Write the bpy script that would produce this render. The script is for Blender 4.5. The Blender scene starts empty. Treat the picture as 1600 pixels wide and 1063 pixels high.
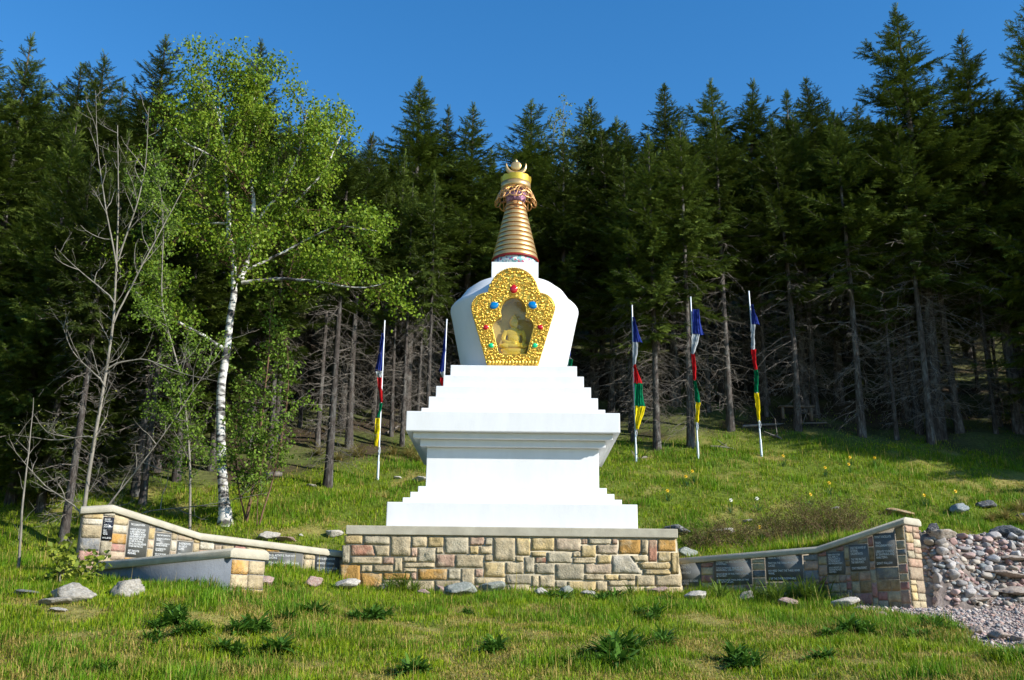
import bpy, bmesh, math, random
import numpy as np
from mathutils import Matrix, Vector

R_ = math.radians
scene = bpy.context.scene
COL = scene.collection

# ---------------------------------------------------------------- camera
PITCH, YAW, ROLL = R_(16.36), 0.0042, 0.0115
CAM_R = Matrix.Rotation(YAW, 3, 'Z') @ Matrix.Rotation(math.pi / 2 + PITCH, 3, 'X') @ Matrix.Rotation(ROLL, 3, 'Z')
cam_data = bpy.data.cameras.new('camera')
cam_data.lens = 35.0
cam_data.sensor_width = 36.0
cam_data.clip_start = 0.05
cam_data.clip_end = 3000.0
cam = bpy.data.objects.new('camera', cam_data)
COL.objects.link(cam)
cam.matrix_world = CAM_R.to_4x4()
scene.camera = cam

# ---------------------------------------------------------------- sky and sun
SUN_AZ, SUN_EL = R_(62.5), R_(29.5)       # azimuth: from the viewer's back round to the right
world = bpy.data.worlds.new('World')
scene.world = world
world.use_nodes = True
wn = world.node_tree.nodes
wl = world.node_tree.links
wn.clear()
sky = wn.new('ShaderNodeTexSky')
sky.sky_type = 'NISHITA'
sky.sun_disc = False
sky.sun_elevation = SUN_EL
sky.sun_rotation = math.pi - SUN_AZ
sky.altitude = 50.0
sky.air_density = 1.0
sky.dust_density = 0.0
sky.ozone_density = 3.0
bg = wn.new('ShaderNodeBackground')
bg.inputs['Strength'].default_value = 0.105
wo = wn.new('ShaderNodeOutputWorld')
hs = wn.new('ShaderNodeHueSaturation')
hs.inputs['Saturation'].default_value = 1.30
hs.inputs['Value'].default_value = 1.24
wl.new(sky.outputs[0], hs.inputs['Color'])
wl.new(hs.outputs[0], bg.inputs['Color'])
wl.new(bg.outputs[0], wo.inputs['Surface'])

sun_d = bpy.data.lights.new('sun', 'SUN')
sun_d.energy = 5.0
sun_d.angle = R_(0.53)
sun_d.color = (1.0, 0.965, 0.90)
sun = bpy.data.objects.new('sun', sun_d)
COL.objects.link(sun)
TO_SUN = Vector((math.sin(SUN_AZ) * math.cos(SUN_EL), -math.cos(SUN_AZ) * math.cos(SUN_EL), math.sin(SUN_EL)))
sun.rotation_euler = TO_SUN.to_track_quat('Z', 'Y').to_euler()
sun.location = TO_SUN * 60

vs = scene.view_settings
vs.view_transform = 'Standard'
vs.look = 'None'
vs.exposure = 0.74
vs.gamma = 1.0
vs.use_curve_mapping = False
scene.cycles.max_bounces = 5
scene.cycles.diffuse_bounces = 2
scene.cycles.transmission_bounces = 4

# ---------------------------------------------------------------- helpers
FPX = 35.0 / 36.0 * 1600
CR = np.array(CAM_R)

def ray(px, py):
    return CR @ np.array([(px - 800) / FPX, -(py - 531.5) / FPX, -1.0])

def at(px, py, Y):
    d = ray(px, py)
    return d * (Y / d[1])

def ss(a, b, x):
    t = np.clip((np.asarray(x, float) - a) / (b - a), 0, 1)
    return t * t * (3 - 2 * t)

def _hash(ix, iy, s):
    h = (ix.astype(np.int64) * 374761393 + iy.astype(np.int64) * 668265263 + s * 982451653) & 0x7fffffff
    h = ((h ^ (h >> 13)) * 1274126177) & 0x7fffffff
    return ((h ^ (h >> 16)) & 0xffff) / 65535.0

def vn(x, y, s=0):
    x = np.asarray(x, float); y = np.asarray(y, float)
    ix = np.floor(x); iy = np.floor(y)
    fx = x - ix; fy = y - iy
    fx = fx * fx * (3 - 2 * fx); fy = fy * fy * (3 - 2 * fy)
    a = _hash(ix, iy, s); b = _hash(ix + 1, iy, s); c = _hash(ix, iy + 1, s); d = _hash(ix + 1, iy + 1, s)
    return (a * (1 - fx) + b * fx) * (1 - fy) + (c * (1 - fx) + d * fx) * fy

def fbm(x, y, s=0):
    return vn(x, y, s) * .5 + vn(x * 2.1, y * 2.1, s + 1) * .3 + vn(x * 4.3, y * 4.3, s + 2) * .2

# the lie of the land (eye level of the photographer is z = 0)
WX = [-30, -7.2, -6.0, -4.75, -2.6, 2.6, 4.5, 5.6, 6.2, 30]
WY = [15.6, 14.8, 14.15, 15.35, 16.1, 16.1, 15.35, 14.2, 13.75, 13.6]

def ground(x, y):
    x = np.asarray(x, float); y = np.asarray(y, float)
    zf = -1.29 + .119 * np.minimum(y, 22) + .30 * ss(-1.8, -3.6, x) * ss(8, 11.5, y) * (1 - .0 * x)
    zf = zf + (fbm(x * .55, y * .55, 5) - .5) * .22 * ss(3, 8, y) * (1 - ss(12.5, 14, y) * .6)
    yb = np.maximum(y - 20.0, 0)
    zb = 1.14 + .45 * (yb - 1.2 * (1 - np.exp(-yb / 1.2))) + .06 * np.maximum(y - 31, 0) - .40 * np.maximum(y - 95, 0)
    zb = zb + .32 * ss(3.4, 5.4, x) * (1 - ss(16.5, 21, y)) - .25 * ss(-4.6, -6.5, x) * (1 - ss(17, 24, y))
    zb = zb + (fbm(x * .35, y * .35, 9) - .5) * .55 * ss(20, 23, y) + (fbm(x * 1.1, y * 1.1, 12) - .5) * .16
    pit = (1 - ss(2.75, 3.5, np.abs(x))) * (1 - ss(20.1, 21.2, y))
    zb = zb * (1 - pit) + np.minimum(zb, 1.38) * pit
    yw = np.interp(x, WX, WY)
    w = .28 + 4.6 * ss(-6.05, -7.0, x) + 1.35 * ss(5.9, 6.6, x) + 1.5 * ss(9, 14, x)
    t = np.clip((y - yw - .06) / w, 0, 1)
    t = t * t * (3 - 2 * t)
    return zf * (1 - t) + zb * t

def gat(px, py):
    d = ray(px, py)
    ys = np.arange(5.0, 90.0, .04)
    P = d[None, :] * (ys / d[1])[:, None]
    below = P[:, 2] <= ground(P[:, 0], P[:, 1])
    i = int(np.argmax(below)) if below.any() else len(ys) - 1
    return P[i]

def pt(x, y, dz=0.0):
    return np.array([x, y, float(ground(x, y)) + dz])

ORG = {}

class MB:
    """collects verts and faces, then links them as ONE mesh object"""
    def __init__(self):
        self.V = []; self.F3 = []; self.F4 = []; self.C = []; self.n = 0
    def add(self, v, f, col=None):
        v = np.asarray(v, float).reshape(-1, 3)
        f = np.asarray(f, int)
        if f.ndim == 2 and len(f):
            (self.F3 if f.shape[1] == 3 else self.F4).append(f + self.n)
        self.V.append(v)
        if col is not None:
            c = np.asarray(col, float)
            if c.ndim == 1:
                c = np.repeat(c[None, :], len(v), 0)
            self.C.append(c)
        self.n += len(v)
        return self
    def mesh(self, name, mat=None, smooth=False, org=(0, 0, 0)):
        V = np.concatenate(self.V) - np.asarray(org, float)
        f3 = np.concatenate(self.F3) if self.F3 else np.zeros((0, 3), int)
        f4 = np.concatenate(self.F4) if self.F4 else np.zeros((0, 4), int)
        me = bpy.data.meshes.new(name)
        me.vertices.add(len(V)); me.vertices.foreach_set('co', V.astype(np.float32).ravel())
        loops = np.concatenate([f3.ravel(), f4.ravel()]).astype(np.int32)
        me.loops.add(len(loops)); me.loops.foreach_set('vertex_index', loops)
        n3, n4 = len(f3), len(f4)
        starts = np.concatenate([np.arange(n3) * 3, n3 * 3 + np.arange(n4) * 4]).astype(np.int32)
        tot = np.concatenate([np.full(n3, 3), np.full(n4, 4)]).astype(np.int32)
        me.polygons.add(n3 + n4)
        me.polygons.foreach_set('loop_start', starts)
        me.polygons.foreach_set('loop_total', tot)
        if smooth:
            me.polygons.foreach_set('use_smooth', np.ones(n3 + n4, bool))
        if self.C:
            C = np.concatenate(self.C)
            if C.shape[1] == 3:
                C = np.concatenate([C, np.ones((len(C), 1))], 1)
            a = me.color_attributes.new('Col', 'FLOAT_COLOR', 'POINT')
            a.data.foreach_set('color', C.astype(np.float32).ravel())
        me.update(calc_edges=True)
        if mat is not None:
            me.materials.append(mat)
        return me
    def build(self, name, mat=None, parent=None, smooth=False, org=None):
        if parent is not None:
            org = ORG[parent.name]
        elif org is None:
            V = np.concatenate(self.V)
            org = np.array([(V[:, 0].min() + V[:, 0].max()) / 2, (V[:, 1].min() + V[:, 1].max()) / 2, V[:, 2].min()])
        me = self.mesh(name, mat, smooth, org)
        return link(name, me, parent, org)

def link(name, me, parent=None, org=(0, 0, 0)):
    o = bpy.data.objects.new(name, me)
    COL.objects.link(o)
    if parent is not None:
        o.parent = parent
    else:
        o.location = org
    ORG[o.name] = np.asarray(org, float)
    return o

def tag(o, label=None, cat=None, group=None, kind=None):
    if label: o['label'] = label
    if cat: o['category'] = cat
    if group: o['group'] = group
    if kind: o['kind'] = kind
    return o

def thing(name, label, cat, loc=(0, 0, 0), group=None):
    o = bpy.data.objects.new(name, None)
    o.empty_display_size = .2
    COL.objects.link(o)
    o.location = loc
    ORG[o.name] = np.asarray(loc, float)
    return tag(o, label, cat, group)

def dup(root, loc=None, rz=None, sc=None, label=None, group=None):
    r = root.copy(); COL.objects.link(r)
    if loc is not None: r.location = loc
    if rz is not None: r.rotation_euler = (0, 0, rz)
    if sc is not None: r.scale = (sc, sc, sc) if np.isscalar(sc) else sc
    if label: r['label'] = label
    if group: r['group'] = group
    for ch in list(root.children):
        c = ch.copy(); COL.objects.link(c); c.parent = r
        for g in list(ch.children):
            d = g.copy(); COL.objects.link(d); d.parent = c
    return r

BOXF = np.array([[0, 3, 2, 1], [4, 5, 6, 7], [0, 1, 5, 4], [1, 2, 6, 5], [2, 3, 7, 6], [3, 0, 4, 7]])

def box(mb, x0, x1, y0, y1, z0, z1, col=None):
    v = [[x0, y0, z0], [x1, y0, z0], [x1, y1, z0], [x0, y1, z0], [x0, y0, z1], [x1, y0, z1], [x1, y1, z1], [x0, y1, z1]]
    return mb.add(v, BOXF, col)

def hexa(mb, p8, col=None):
    return mb.add(p8, BOXF, col)

def bevel_box(name, x0, x1, y0, y1, z0, z1, mat, parent, bev=.008, seg=2):
    bm = bmesh.new()
    bmesh.ops.create_cube(bm, size=1)
    for v in bm.verts:
        v.co = Vector((x0 + (v.co.x + .5) * (x1 - x0), y0 + (v.co.y + .5) * (y1 - y0), z0 + (v.co.z + .5) * (z1 - z0)))
    bmesh.ops.bevel(bm, geom=list(bm.edges), offset=bev, segments=seg, profile=.6, affect='EDGES')
    org = ORG[parent.name] if parent else np.array([(x0 + x1) / 2, (y0 + y1) / 2, z0])
    for v in bm.verts:
        v.co -= Vector(org)
    me = bpy.data.meshes.new(name); bm.to_mesh(me); bm.free()
    me.materials.append(mat)
    return link(name, me, parent, org)

def frames(P):
    P = np.asarray(P, float)
    T = np.gradient(P, axis=0)
    T /= np.linalg.norm(T, axis=1)[:, None] + 1e-9
    ref = np.array([0, 0, 1.0]) if abs(T[0][2]) < .8 else np.array([1.0, 0, 0])
    N = np.cross(T, ref); N /= np.linalg.norm(N, axis=1)[:, None] + 1e-9
    B = np.cross(T, N)
    return T, N, B

def tube(mb, P, r, sides=8, col=None, closed=False, cap=True):
    P = np.asarray(P, float); n = len(P)
    r = np.broadcast_to(np.asarray(r, float), (n,))
    if closed:
        T = np.roll(P, -1, 0) - np.roll(P, 1, 0); T /= np.linalg.norm(T, axis=1)[:, None] + 1e-9
        c = P.mean(0); N = P - c; N -= (N * T).sum(1)[:, None] * T
        N /= np.linalg.norm(N, axis=1)[:, None] + 1e-9; B = np.cross(T, N)
    else:
        T, N, B = frames(P)
    a = np.arange(sides) * 2 * math.pi / sides
    V = P[:, None, :] + r[:, None, None] * (np.cos(a)[None, :, None] * N[:, None, :] + np.sin(a)[None, :, None] * B[:, None, :])
    V = V.reshape(-1, 3)
    i = np.arange(n if closed else n - 1)[:, None]; j = np.arange(sides)[None, :]
    i2 = (i + 1) % n; j2 = (j + 1) % sides
    F = np.stack([i * sides + j, i * sides + j2, i2 * sides + j2, i2 * sides + j], -1).reshape(-1, 4)
    mb.add(V, F, col)
    if cap and not closed:
        e = (n - 1) * sides
        vv = np.concatenate([V[:sides], P[:1], V[e:e + sides], P[-1:]])
        jj = np.arange(sides); k = (jj + 1) % sides
        f = np.concatenate([np.stack([k, jj, np.full(sides, sides)], 1),
                            np.stack([jj + sides + 1, k + sides + 1, np.full(sides, 2 * sides + 1)], 1)])
        mb.add(vv, f, col)
    return mb

def sticks(mb, A, B, ra, rb, col=None):
    """many three-sided tapered sticks at once"""
    A = np.asarray(A, float); B = np.asarray(B, float); n = len(A)
    if n == 0: return mb
    ra = np.broadcast_to(np.asarray(ra, float), (n,)); rb = np.broadcast_to(np.asarray(rb, float), (n,))
    T = B - A; T /= np.linalg.norm(T, axis=1)[:, None] + 1e-9
    ref = np.where(np.abs(T[:, 2:3]) < .8, np.array([[0, 0, 1.0]]), np.array([[1.0, 0, 0]]))
    N = np.cross(T, ref); N /= np.linalg.norm(N, axis=1)[:, None] + 1e-9
    Bn = np.cross(T, N)
    a = np.arange(3) * 2 * math.pi / 3
    d = np.cos(a)[None, :, None] * N[:, None, :] + np.sin(a)[None, :, None] * Bn[:, None, :]
    V = np.concatenate([A[:, None] + ra[:, None, None] * d, B[:, None] + rb[:, None, None] * d], 1)
    f = np.array([[0, 1, 4, 3], [1, 2, 5, 4], [2, 0, 3, 5]])
    F = (np.arange(n) * 6)[:, None, None] + f[None]
    return mb.add(V.reshape(-1, 3), F.reshape(-1, 4), col)

def lathe(mb, prof, cx, cy, n=48, col=None):
    prof = np.asarray(prof, float); m = len(prof)
    a = np.arange(n) * 2 * math.pi / n
    V = np.stack([cx + prof[:, 0:1] * np.cos(a), cy + prof[:, 0:1] * np.sin(a), np.repeat(prof[:, 1:2], n, 1)], -1).reshape(-1, 3)
    i = np.arange(m - 1)[:, None]; j = np.arange(n)[None, :]; k = (j + 1) % n
    F = np.stack([i * n + j, i * n + k, (i + 1) * n + k, (i + 1) * n + j], -1).reshape(-1, 4)
    return mb.add(V, F, col)

def ellipsoid(mb, c, r, nu=12, nv=8, rot=None, col=None):
    u = np.arange(nu) * 2 * math.pi / nu
    v = np.linspace(-math.pi / 2, math.pi / 2, nv + 1)
    V = np.stack([np.cos(v)[:, None] * np.cos(u), np.cos(v)[:, None] * np.sin(u), np.repeat(np.sin(v)[:, None], nu, 1)], -1).reshape(-1, 3)
    V = V * np.asarray(r, float)
    if rot is not None: V = V @ np.array(rot).T
    i = np.arange(nv)[:, None]; j = np.arange(nu)[None, :]; k = (j + 1) % nu
    F = np.stack([i * nu + j, i * nu + k, (i + 1) * nu + k, (i + 1) * nu + j], -1).reshape(-1, 4)
    return mb.add(V + np.asarray(c, float), F, col)

# ---------------------------------------------------------------- materials
def mat(name, base=(.5, .5, .5), rough=.8, var=0.0, scale=6.0, bump=0.0, bscale=30.0, metal=0.0, src=None,
        transl=0.0, spec=.3, tint=None, tint_scale=3.0, tint_amt=.5, stretch=(1, 1, 1), rand=0.0, tint_lo=.48, tint_hi=.62):
    m = bpy.data.materials.new(name); m.use_nodes = True
    nt = m.node_tree; N = nt.nodes; L = nt.links
    N.clear()
    out = N.new('ShaderNodeOutputMaterial'); p = N.new('ShaderNodeBsdfPrincipled')
    p.inputs['Roughness'].default_value = rough
    p.inputs['Metallic'].default_value = metal
    p.inputs['Specular IOR Level'].default_value = spec
    tc = N.new('ShaderNodeTexCoord'); mp = N.new('ShaderNodeMapping')
    mp.inputs['Scale'].default_value = stretch
    L.new(tc.outputs['Object'], mp.inputs['Vector'])
    if src == 'attr':
        a = N.new('ShaderNodeAttribute'); a.attribute_name = 'Col'; c = a.outputs['Color']
    elif src == 'obj':
        a = N.new('ShaderNodeObjectInfo'); c = a.outputs['Color']
    else:
        a = N.new('ShaderNodeRGB'); a.outputs[0].default_value = (*base, 1); c = a.outputs[0]
    def noise(s, det=4):
        n = N.new('ShaderNodeTexNoise'); n.inputs['Scale'].default_value = s; n.inputs['Detail'].default_value = det
        n.inputs['Roughness'].default_value = .62
        L.new(mp.outputs[0], n.inputs['Vector']); return n.outputs['Fac']
    if tint is not None:
        r = N.new('ShaderNodeMapRange'); r.inputs[1].default_value = tint_lo; r.inputs[2].default_value = tint_hi
        r.inputs[4].default_value = tint_amt
        L.new(noise(tint_scale), r.inputs[0])
        mx = N.new('ShaderNodeMix'); mx.data_type = 'RGBA'
        L.new(r.outputs[0], mx.inputs[0]); L.new(c, mx.inputs[6]); mx.inputs[7].default_value = (*tint, 1)
        c = mx.outputs[2]
    if var:
        r = N.new('ShaderNodeMapRange'); r.inputs[1].default_value = .3; r.inputs[2].default_value = .7
        r.inputs[3].default_value = 1 - var; r.inputs[4].default_value = 1 + var
        L.new(noise(scale), r.inputs[0])
        v = N.new('ShaderNodeVectorMath'); v.operation = 'SCALE'
        L.new(c, v.inputs[0]); L.new(r.outputs[0], v.inputs['Scale']); c = v.outputs[0]
    if rand:
        oi = N.new('ShaderNodeObjectInfo')
        r = N.new('ShaderNodeMapRange'); r.inputs[3].default_value = 1 - rand; r.inputs[4].default_value = 1 + rand
        L.new(oi.outputs['Random'], r.inputs[0])
        v = N.new('ShaderNodeVectorMath'); v.operation = 'SCALE'
        L.new(c, v.inputs[0]); L.new(r.outputs[0], v.inputs['Scale']); c = v.outputs[0]
    L.new(c, p.inputs['Base Color'])
    if bump:
        b = N.new('ShaderNodeBump'); b.inputs['Strength'].default_value = bump; b.inputs['Distance'].default_value = .02
        L.new(noise(bscale, 5), b.inputs['Height']); L.new(b.outputs[0], p.inputs['Normal'])
    if transl:
        t = N.new('ShaderNodeBsdfTranslucent'); L.new(c, t.inputs['Color'])
        ms = N.new('ShaderNodeMixShader'); ms.inputs[0].default_value = transl
        L.new(p.outputs[0], ms.inputs[1]); L.new(t.outputs[0], ms.inputs[2]); L.new(ms.outputs[0], out.inputs['Surface'])
    else:
        L.new(p.outputs[0], out.inputs['Surface'])
    return m

M = {}
M['ground'] = mat('turf_and_litter', src='attr', rough=.95, var=.35, scale=9, bump=.6, bscale=25, spec=.1)
M['grass'] = mat('grass_blades', src='attr', rough=.6, transl=.35, spec=.2)
M['leafy'] = mat('plant_leaves', src='attr', rough=.55, transl=.30, spec=.18)
M['needles'] = mat('spruce_needles', src='attr', rough=.7, transl=.14, spec=.12, rand=.32)
M['brown_needles'] = mat('dead_spruce_needles', src='attr', rough=.8, transl=.1, spec=.1)
M['bark'] = mat('spruce_bark', (.066, .055, .048), rough=.95, var=.55, scale=5, bump=.8, bscale=18, stretch=(4, 4, 1), spec=.1, rand=.2,
                tint=(.15, .148, .135), tint_scale=2.0, tint_amt=.6)
M['twig'] = mat('grey_dead_wood', (.19, .165, .14), rough=.95, var=.3, scale=4, spec=.1, rand=.15)
M['palebark'] = mat('smooth_grey_bark', (.20, .18, .145), rough=.9, var=.35, scale=4, bump=.4, bscale=20, stretch=(3, 3, 1), spec=.15)
M['brownstem'] = mat('brown_stem', (.13, .075, .045), rough=.85, var=.3, scale=10, spec=.2)
M['white'] = mat('white_painted_stucco', (.665, .665, .66), rough=.75, var=.03, scale=3, stretch=(1.6, 1.6, .5), tint=(.54, .54, .52), tint_scale=1.6, tint_amt=.22, bump=.10, bscale=60, spec=.25)
M['stone'] = mat('stone', src='obj', rough=.95, var=.30, scale=11, bump=1.0, bscale=38, spec=.15, tint=(.36, .30, .20), tint_scale=5, tint_amt=.55)
M['cobble'] = mat('cobble', src='obj', rough=.75, var=.22, scale=7, bump=.35, bscale=30, spec=.3)
M['rock'] = mat('granite_boulder', src='obj', rough=.9, var=.4, scale=9, bump=.9, bscale=22, spec=.2, tint=(.40, .38, .33), tint_scale=5, tint_amt=.45)
M['mortar'] = mat('mortar', (.43, .37, .26), rough=.95, var=.2, scale=10, bump=.5, bscale=60, spec=.1)
M['darkmortar'] = mat('grey_mortar', (.27, .235, .185), rough=.95, var=.3, scale=10, bump=.5, bscale=50, spec=.1)
M['cap'] = mat('cast_concrete', (.40, .36, .275), rough=.9, var=.16, scale=5, bump=.35, bscale=70, spec=.2)
M['concrete'] = mat('grey_rendered_wall', (.19, .205, .225), rough=.9, var=.14, scale=3, bump=.25, bscale=30, spec=.15)
M['plaque'] = mat('grey_granite_plaque', (.10, .10, .092), rough=.45, var=.25, scale=120, spec=.3)
M['plaqueblack'] = mat('black_granite_plaque', (.018, .018, .022), rough=.15, spec=.5)
M['letters'] = mat('white_lettering', (.72, .72, .70), rough=.8)
M['gold'] = mat('bright_gilding', (.80, .52, .09), rough=.33, metal=.75, var=.12, scale=25, bump=.25, bscale=90)
M['palegold'] = mat('pale_brushed_gold', (.62, .40, .17), rough=.36, metal=.7, var=.08, scale=8)
M['copper'] = mat('coppery_gold', (.62, .33, .13), rough=.38, metal=.6, var=.1, scale=12)
M['oldgold'] = mat('yellow_gold', (.62, .42, .05), rough=.4, metal=.65, var=.12, scale=20)
M['redpaint'] = mat('dark_red_enamel', (.22, .012, .012), rough=.45)
M['statue'] = mat('gilded_statue', (.70, .43, .045), rough=.42, metal=.25, var=.1, scale=30)
M['niche'] = mat('beige_niche', (.50, .34, .11), rough=.9, var=.1, scale=10)
M['gemred'] = mat('red_glass_gem', (.42, .006, .012), rough=.12, spec=.6)
M['gemblue'] = mat('blue_glass_gem', (.0, .16, .42), rough=.12, spec=.6)
M['gemgreen'] = mat('green_glass_gem', (.01, .50, .20), rough=.15, spec=.6)
M['steel'] = mat('galvanised_pole', (.60, .63, .66), rough=.4, metal=.35, var=.06, scale=5)
M['sleeve'] = mat('pale_steel_sleeve', (.50, .56, .60), rough=.45, metal=.3)
for k, c in dict(blue=(.018, .034, .20), white=(.42, .45, .47), red=(.50, .014, .018), green=(.0, .15, .06), yellow=(.78, .62, .01)).items():
    M['cloth_' + k] = mat(k + '_cloth', c, rough=.85, transl=.22, var=.06, scale=12, spec=.1)
M['pebble'] = mat('gravel', src='attr', rough=.9, spec=.2)
M['petalY'] = mat('yellow_petals', (.75, .48, .01), rough=.6, transl=.2)
M['petalW'] = mat('white_petals', (.75, .74, .62), rough=.6, transl=.2)
M['wood'] = mat('weathered_plank', (.16, .125, .09), rough=.9, var=.3, scale=8, stretch=(1, 8, 8))

def glass():
    m = bpy.data.materials.new('clear_glass_pane'); m.use_nodes = True
    nt = m.node_tree; N = nt.nodes; L = nt.links; N.clear()
    out = N.new('ShaderNodeOutputMaterial'); t = N.new('ShaderNodeBsdfTransparent'); g = N.new('ShaderNodeBsdfGlossy')
    t.inputs[0].default_value = (.93, .95, .93, 1); g.inputs['Roughness'].default_value = .02
    ms = N.new('ShaderNodeMixShader'); ms.inputs[0].default_value = .028; L.new(t.outputs[0], ms.inputs[1]); L.new(g.outputs[0], ms.inputs[2])
    L.new(ms.outputs[0], out.inputs['Surface']); return m
M['glass'] = glass()

def birch_bark():
    m = mat('white_birch_bark', (.56, .54, .49), rough=.75, var=.12, scale=5, bump=.4, bscale=25, stretch=(1, 1, 2.6), spec=.2,
            tint=(.035, .03, .028), tint_scale=2.1, tint_amt=.95, tint_lo=.47, tint_hi=.57)
    return m
M['birch'] = birch_bark()

def floral():
    m = bpy.data.materials.new('painted_flower_band'); m.use_nodes = True
    nt = m.node_tree; N = nt.nodes; L = nt.links
    p = N['Principled BSDF']; p.inputs['Roughness'].default_value = .5
    tc = N.new('ShaderNodeTexCoord'); v = N.new('ShaderNodeTexVoronoi'); v.inputs['Scale'].default_value = 26
    r = N.new('ShaderNodeValToRGB'); r.color_ramp.interpolation = 'CONSTANT'
    e = r.color_ramp.elements; e[0].position = 0; e[0].color = (.16, .36, .38, 1); e[1].position = .45; e[1].color = (.62, .68, .66, 1)
    x = e.new(.68); x.color = (.50, .10, .18, 1); x = e.new(.85); x.color = (.06, .16, .42, 1)
    L.new(tc.outputs['Object'], v.inputs['Vector']); L.new(v.outputs['Color'], r.inputs[0]); L.new(r.outputs[0], p.inputs['Base Color'])
    return m
M['floral'] = floral()
# ================================================================= terrain
rng = np.random.default_rng(7)

def gravel_mask(x, y):
    e = 4.8 + .20 * np.sin(y * 1.7) + .25 * (fbm(y * .8, x * .8, 31) - .5)
    m = ss(e - .08, e + .10, x) * ss(3, 5, y) * (1 - ss(14.2, 14.9, y))
    up = ss(6.3, 6.8, x) * ss(14.0, 14.5, y) * (1 - ss(16.0, 16.5, y + .25 * np.sin(x * 3)))
    return np.maximum(m, up)

def straw_mask(x, y):
    n = fbm(x * .75 + 3, y * 1.1, 41) * .6 + vn(x * 3.1, y * 3.1, 44) * .4
    near = ss(14.5, 9.0, y)
    return ss(.56 - .19 * near, .76 - .20 * near, n)

def forest_mask(x, y):
    edge = np.interp(x, [-14, -7, -4, 0, 6, 14], [24.5, 26.5, 29.0, 30.5, 31.0, 30.5]) + 3 * (fbm(x * .4, y * .4, 51) - .5)
    return ss(edge, edge + 2.5, y)

xs = np.unique(np.round(np.concatenate([np.linspace(-420, -60, 16), np.linspace(-60, -14, 40), np.arange(-14, 14, .19), np.linspace(14, 60, 40), np.linspace(60, 420, 16)]), 4))
ys = np.unique(np.round(np.concatenate([np.linspace(-120, 5, 24), np.arange(5, 22, .15), np.arange(22, 42, .4), np.linspace(42, 130, 60), np.linspace(140, 620, 16)]), 4))
GX, GY = np.meshgrid(xs, ys)
GZ = ground(GX, GY)
nx, ny = len(xs), len(ys)
I, J = np.meshgrid(np.arange(ny - 1), np.arange(nx - 1), indexing='ij')
F = np.stack([I * nx + J, I * nx + J + 1, (I + 1) * nx + J + 1, (I + 1) * nx + J], -1).reshape(-1, 4)
X, Y = GX.ravel(), GY.ravel()
cg = np.array([.10, .13, .018]); cs = np.array([.22, .19, .055]); cl = np.array([.050, .036, .022]); cgr = np.array([.30, .245, .215])
st = straw_mask(X, Y)[:, None]; fm = forest_mask(X, Y)[:, None]; gm = gravel_mask(X, Y)[:, None]
n2 = fbm(X * 1.3, Y * 1.3, 61)[:, None]
C = cg * (1 - st) + cs * st
litter = cl * (.5 + n2 * 1.2) + np.array([.035, .06, .008]) * ss(.35, .6, vn(X * .9, Y * .9, 66))[:, None]
C = C * (1 - fm) + litter * fm
C = C * (1 - gm) + cgr * (.8 + .4 * n2) * gm
pile = (ss(5.7, 6.0, X) * ss(13.3, 13.6, Y) * (1 - ss(15.4, 15.8, Y)))[:, None]
C = C * (1 - pile) + np.array([.16, .13, .11]) * pile
mb = MB().add(np.stack([X, Y, GZ.ravel()], -1), F, C)
gobj = mb.build('ground', M['ground'], smooth=True, org=np.zeros(3))
gobj['kind'] = 'structure'

# ================================================================= stupa
CX, YC = -.035, 18.04
FWD = CR @ np.array([0, 0, -1.0])
def ztan(py, Yp): return at(800, py, Yp)[2]
def halfw(hw, py):
    w = 1.0
    for _ in range(8):
        P = at(800, py, YC - w); w = hw * float(P @ FWD) / FPX
    return w
def rad(hw, py):
    return hw * float(at(800, py, YC) @ FWD) / FPX

Z0 = ztan(827, YC - 2.0)                      # top of the stone terrace
stupa = thing('stupa', 'white painted Buddhist stupa with gilded shrine and golden ringed spire on stone terrace', 'stupa', (CX, YC, Z0))

def tier(name, hw, py_top, z0, bev=.010, z1=None):
    w = halfw(hw, py_top)
    if z1 is None: z1 = ztan(py_top, YC - w)
    bevel_box(name, CX - w, CX + w, YC - w, YC + w, z0, z1, M['white'], stupa, bev)
    return z1
z = tier('base_plinth', 195.6, 786.4, Z0 + .002, .012)
z = tier('base_step', 171.2, 779.2, z); z = tier('base_step', 159.4, 770.4, z); z = tier('base_step', 147.4, 761.3, z)
wd, w2, w1, wsl = halfw(134.6, 720), halfw(144.8, 695), halfw(156.0, 681), halfw(167.2, 660)
zd = ztan(700.2, YC - wd); z2t = ztan(690.0, YC - w2) ; z2b = zd
z1b = ztan(685.9, YC - w1); zsb = ztan(674.7, YC - wsl); zst = ztan(643.9, YC - wsl)
tier('pedestal', 134.6, 720, z, z1=zd)
bevel_box('cornice_fillet', CX - w2, CX + w2, YC - w2, YC + w2, zd, z1b, M['white'], stupa, .008)
bevel_box('cornice_fillet', CX - w1, CX + w1, YC - w1, YC + w1, z1b, zsb, M['white'], stupa, .008)
bevel_box('cornice_slab', CX - wsl, CX + wsl, YC - wsl, YC + wsl, zsb, zst, M['white'], stupa, .012)
z = zst
for hw, py in ((143.7, 638.9), (132.1, 621), (121, 604.3), (109.6, 587.4), (98.7, 571.4)):
    z = tier('upper_step', hw, py, z)
ZU = z
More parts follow.
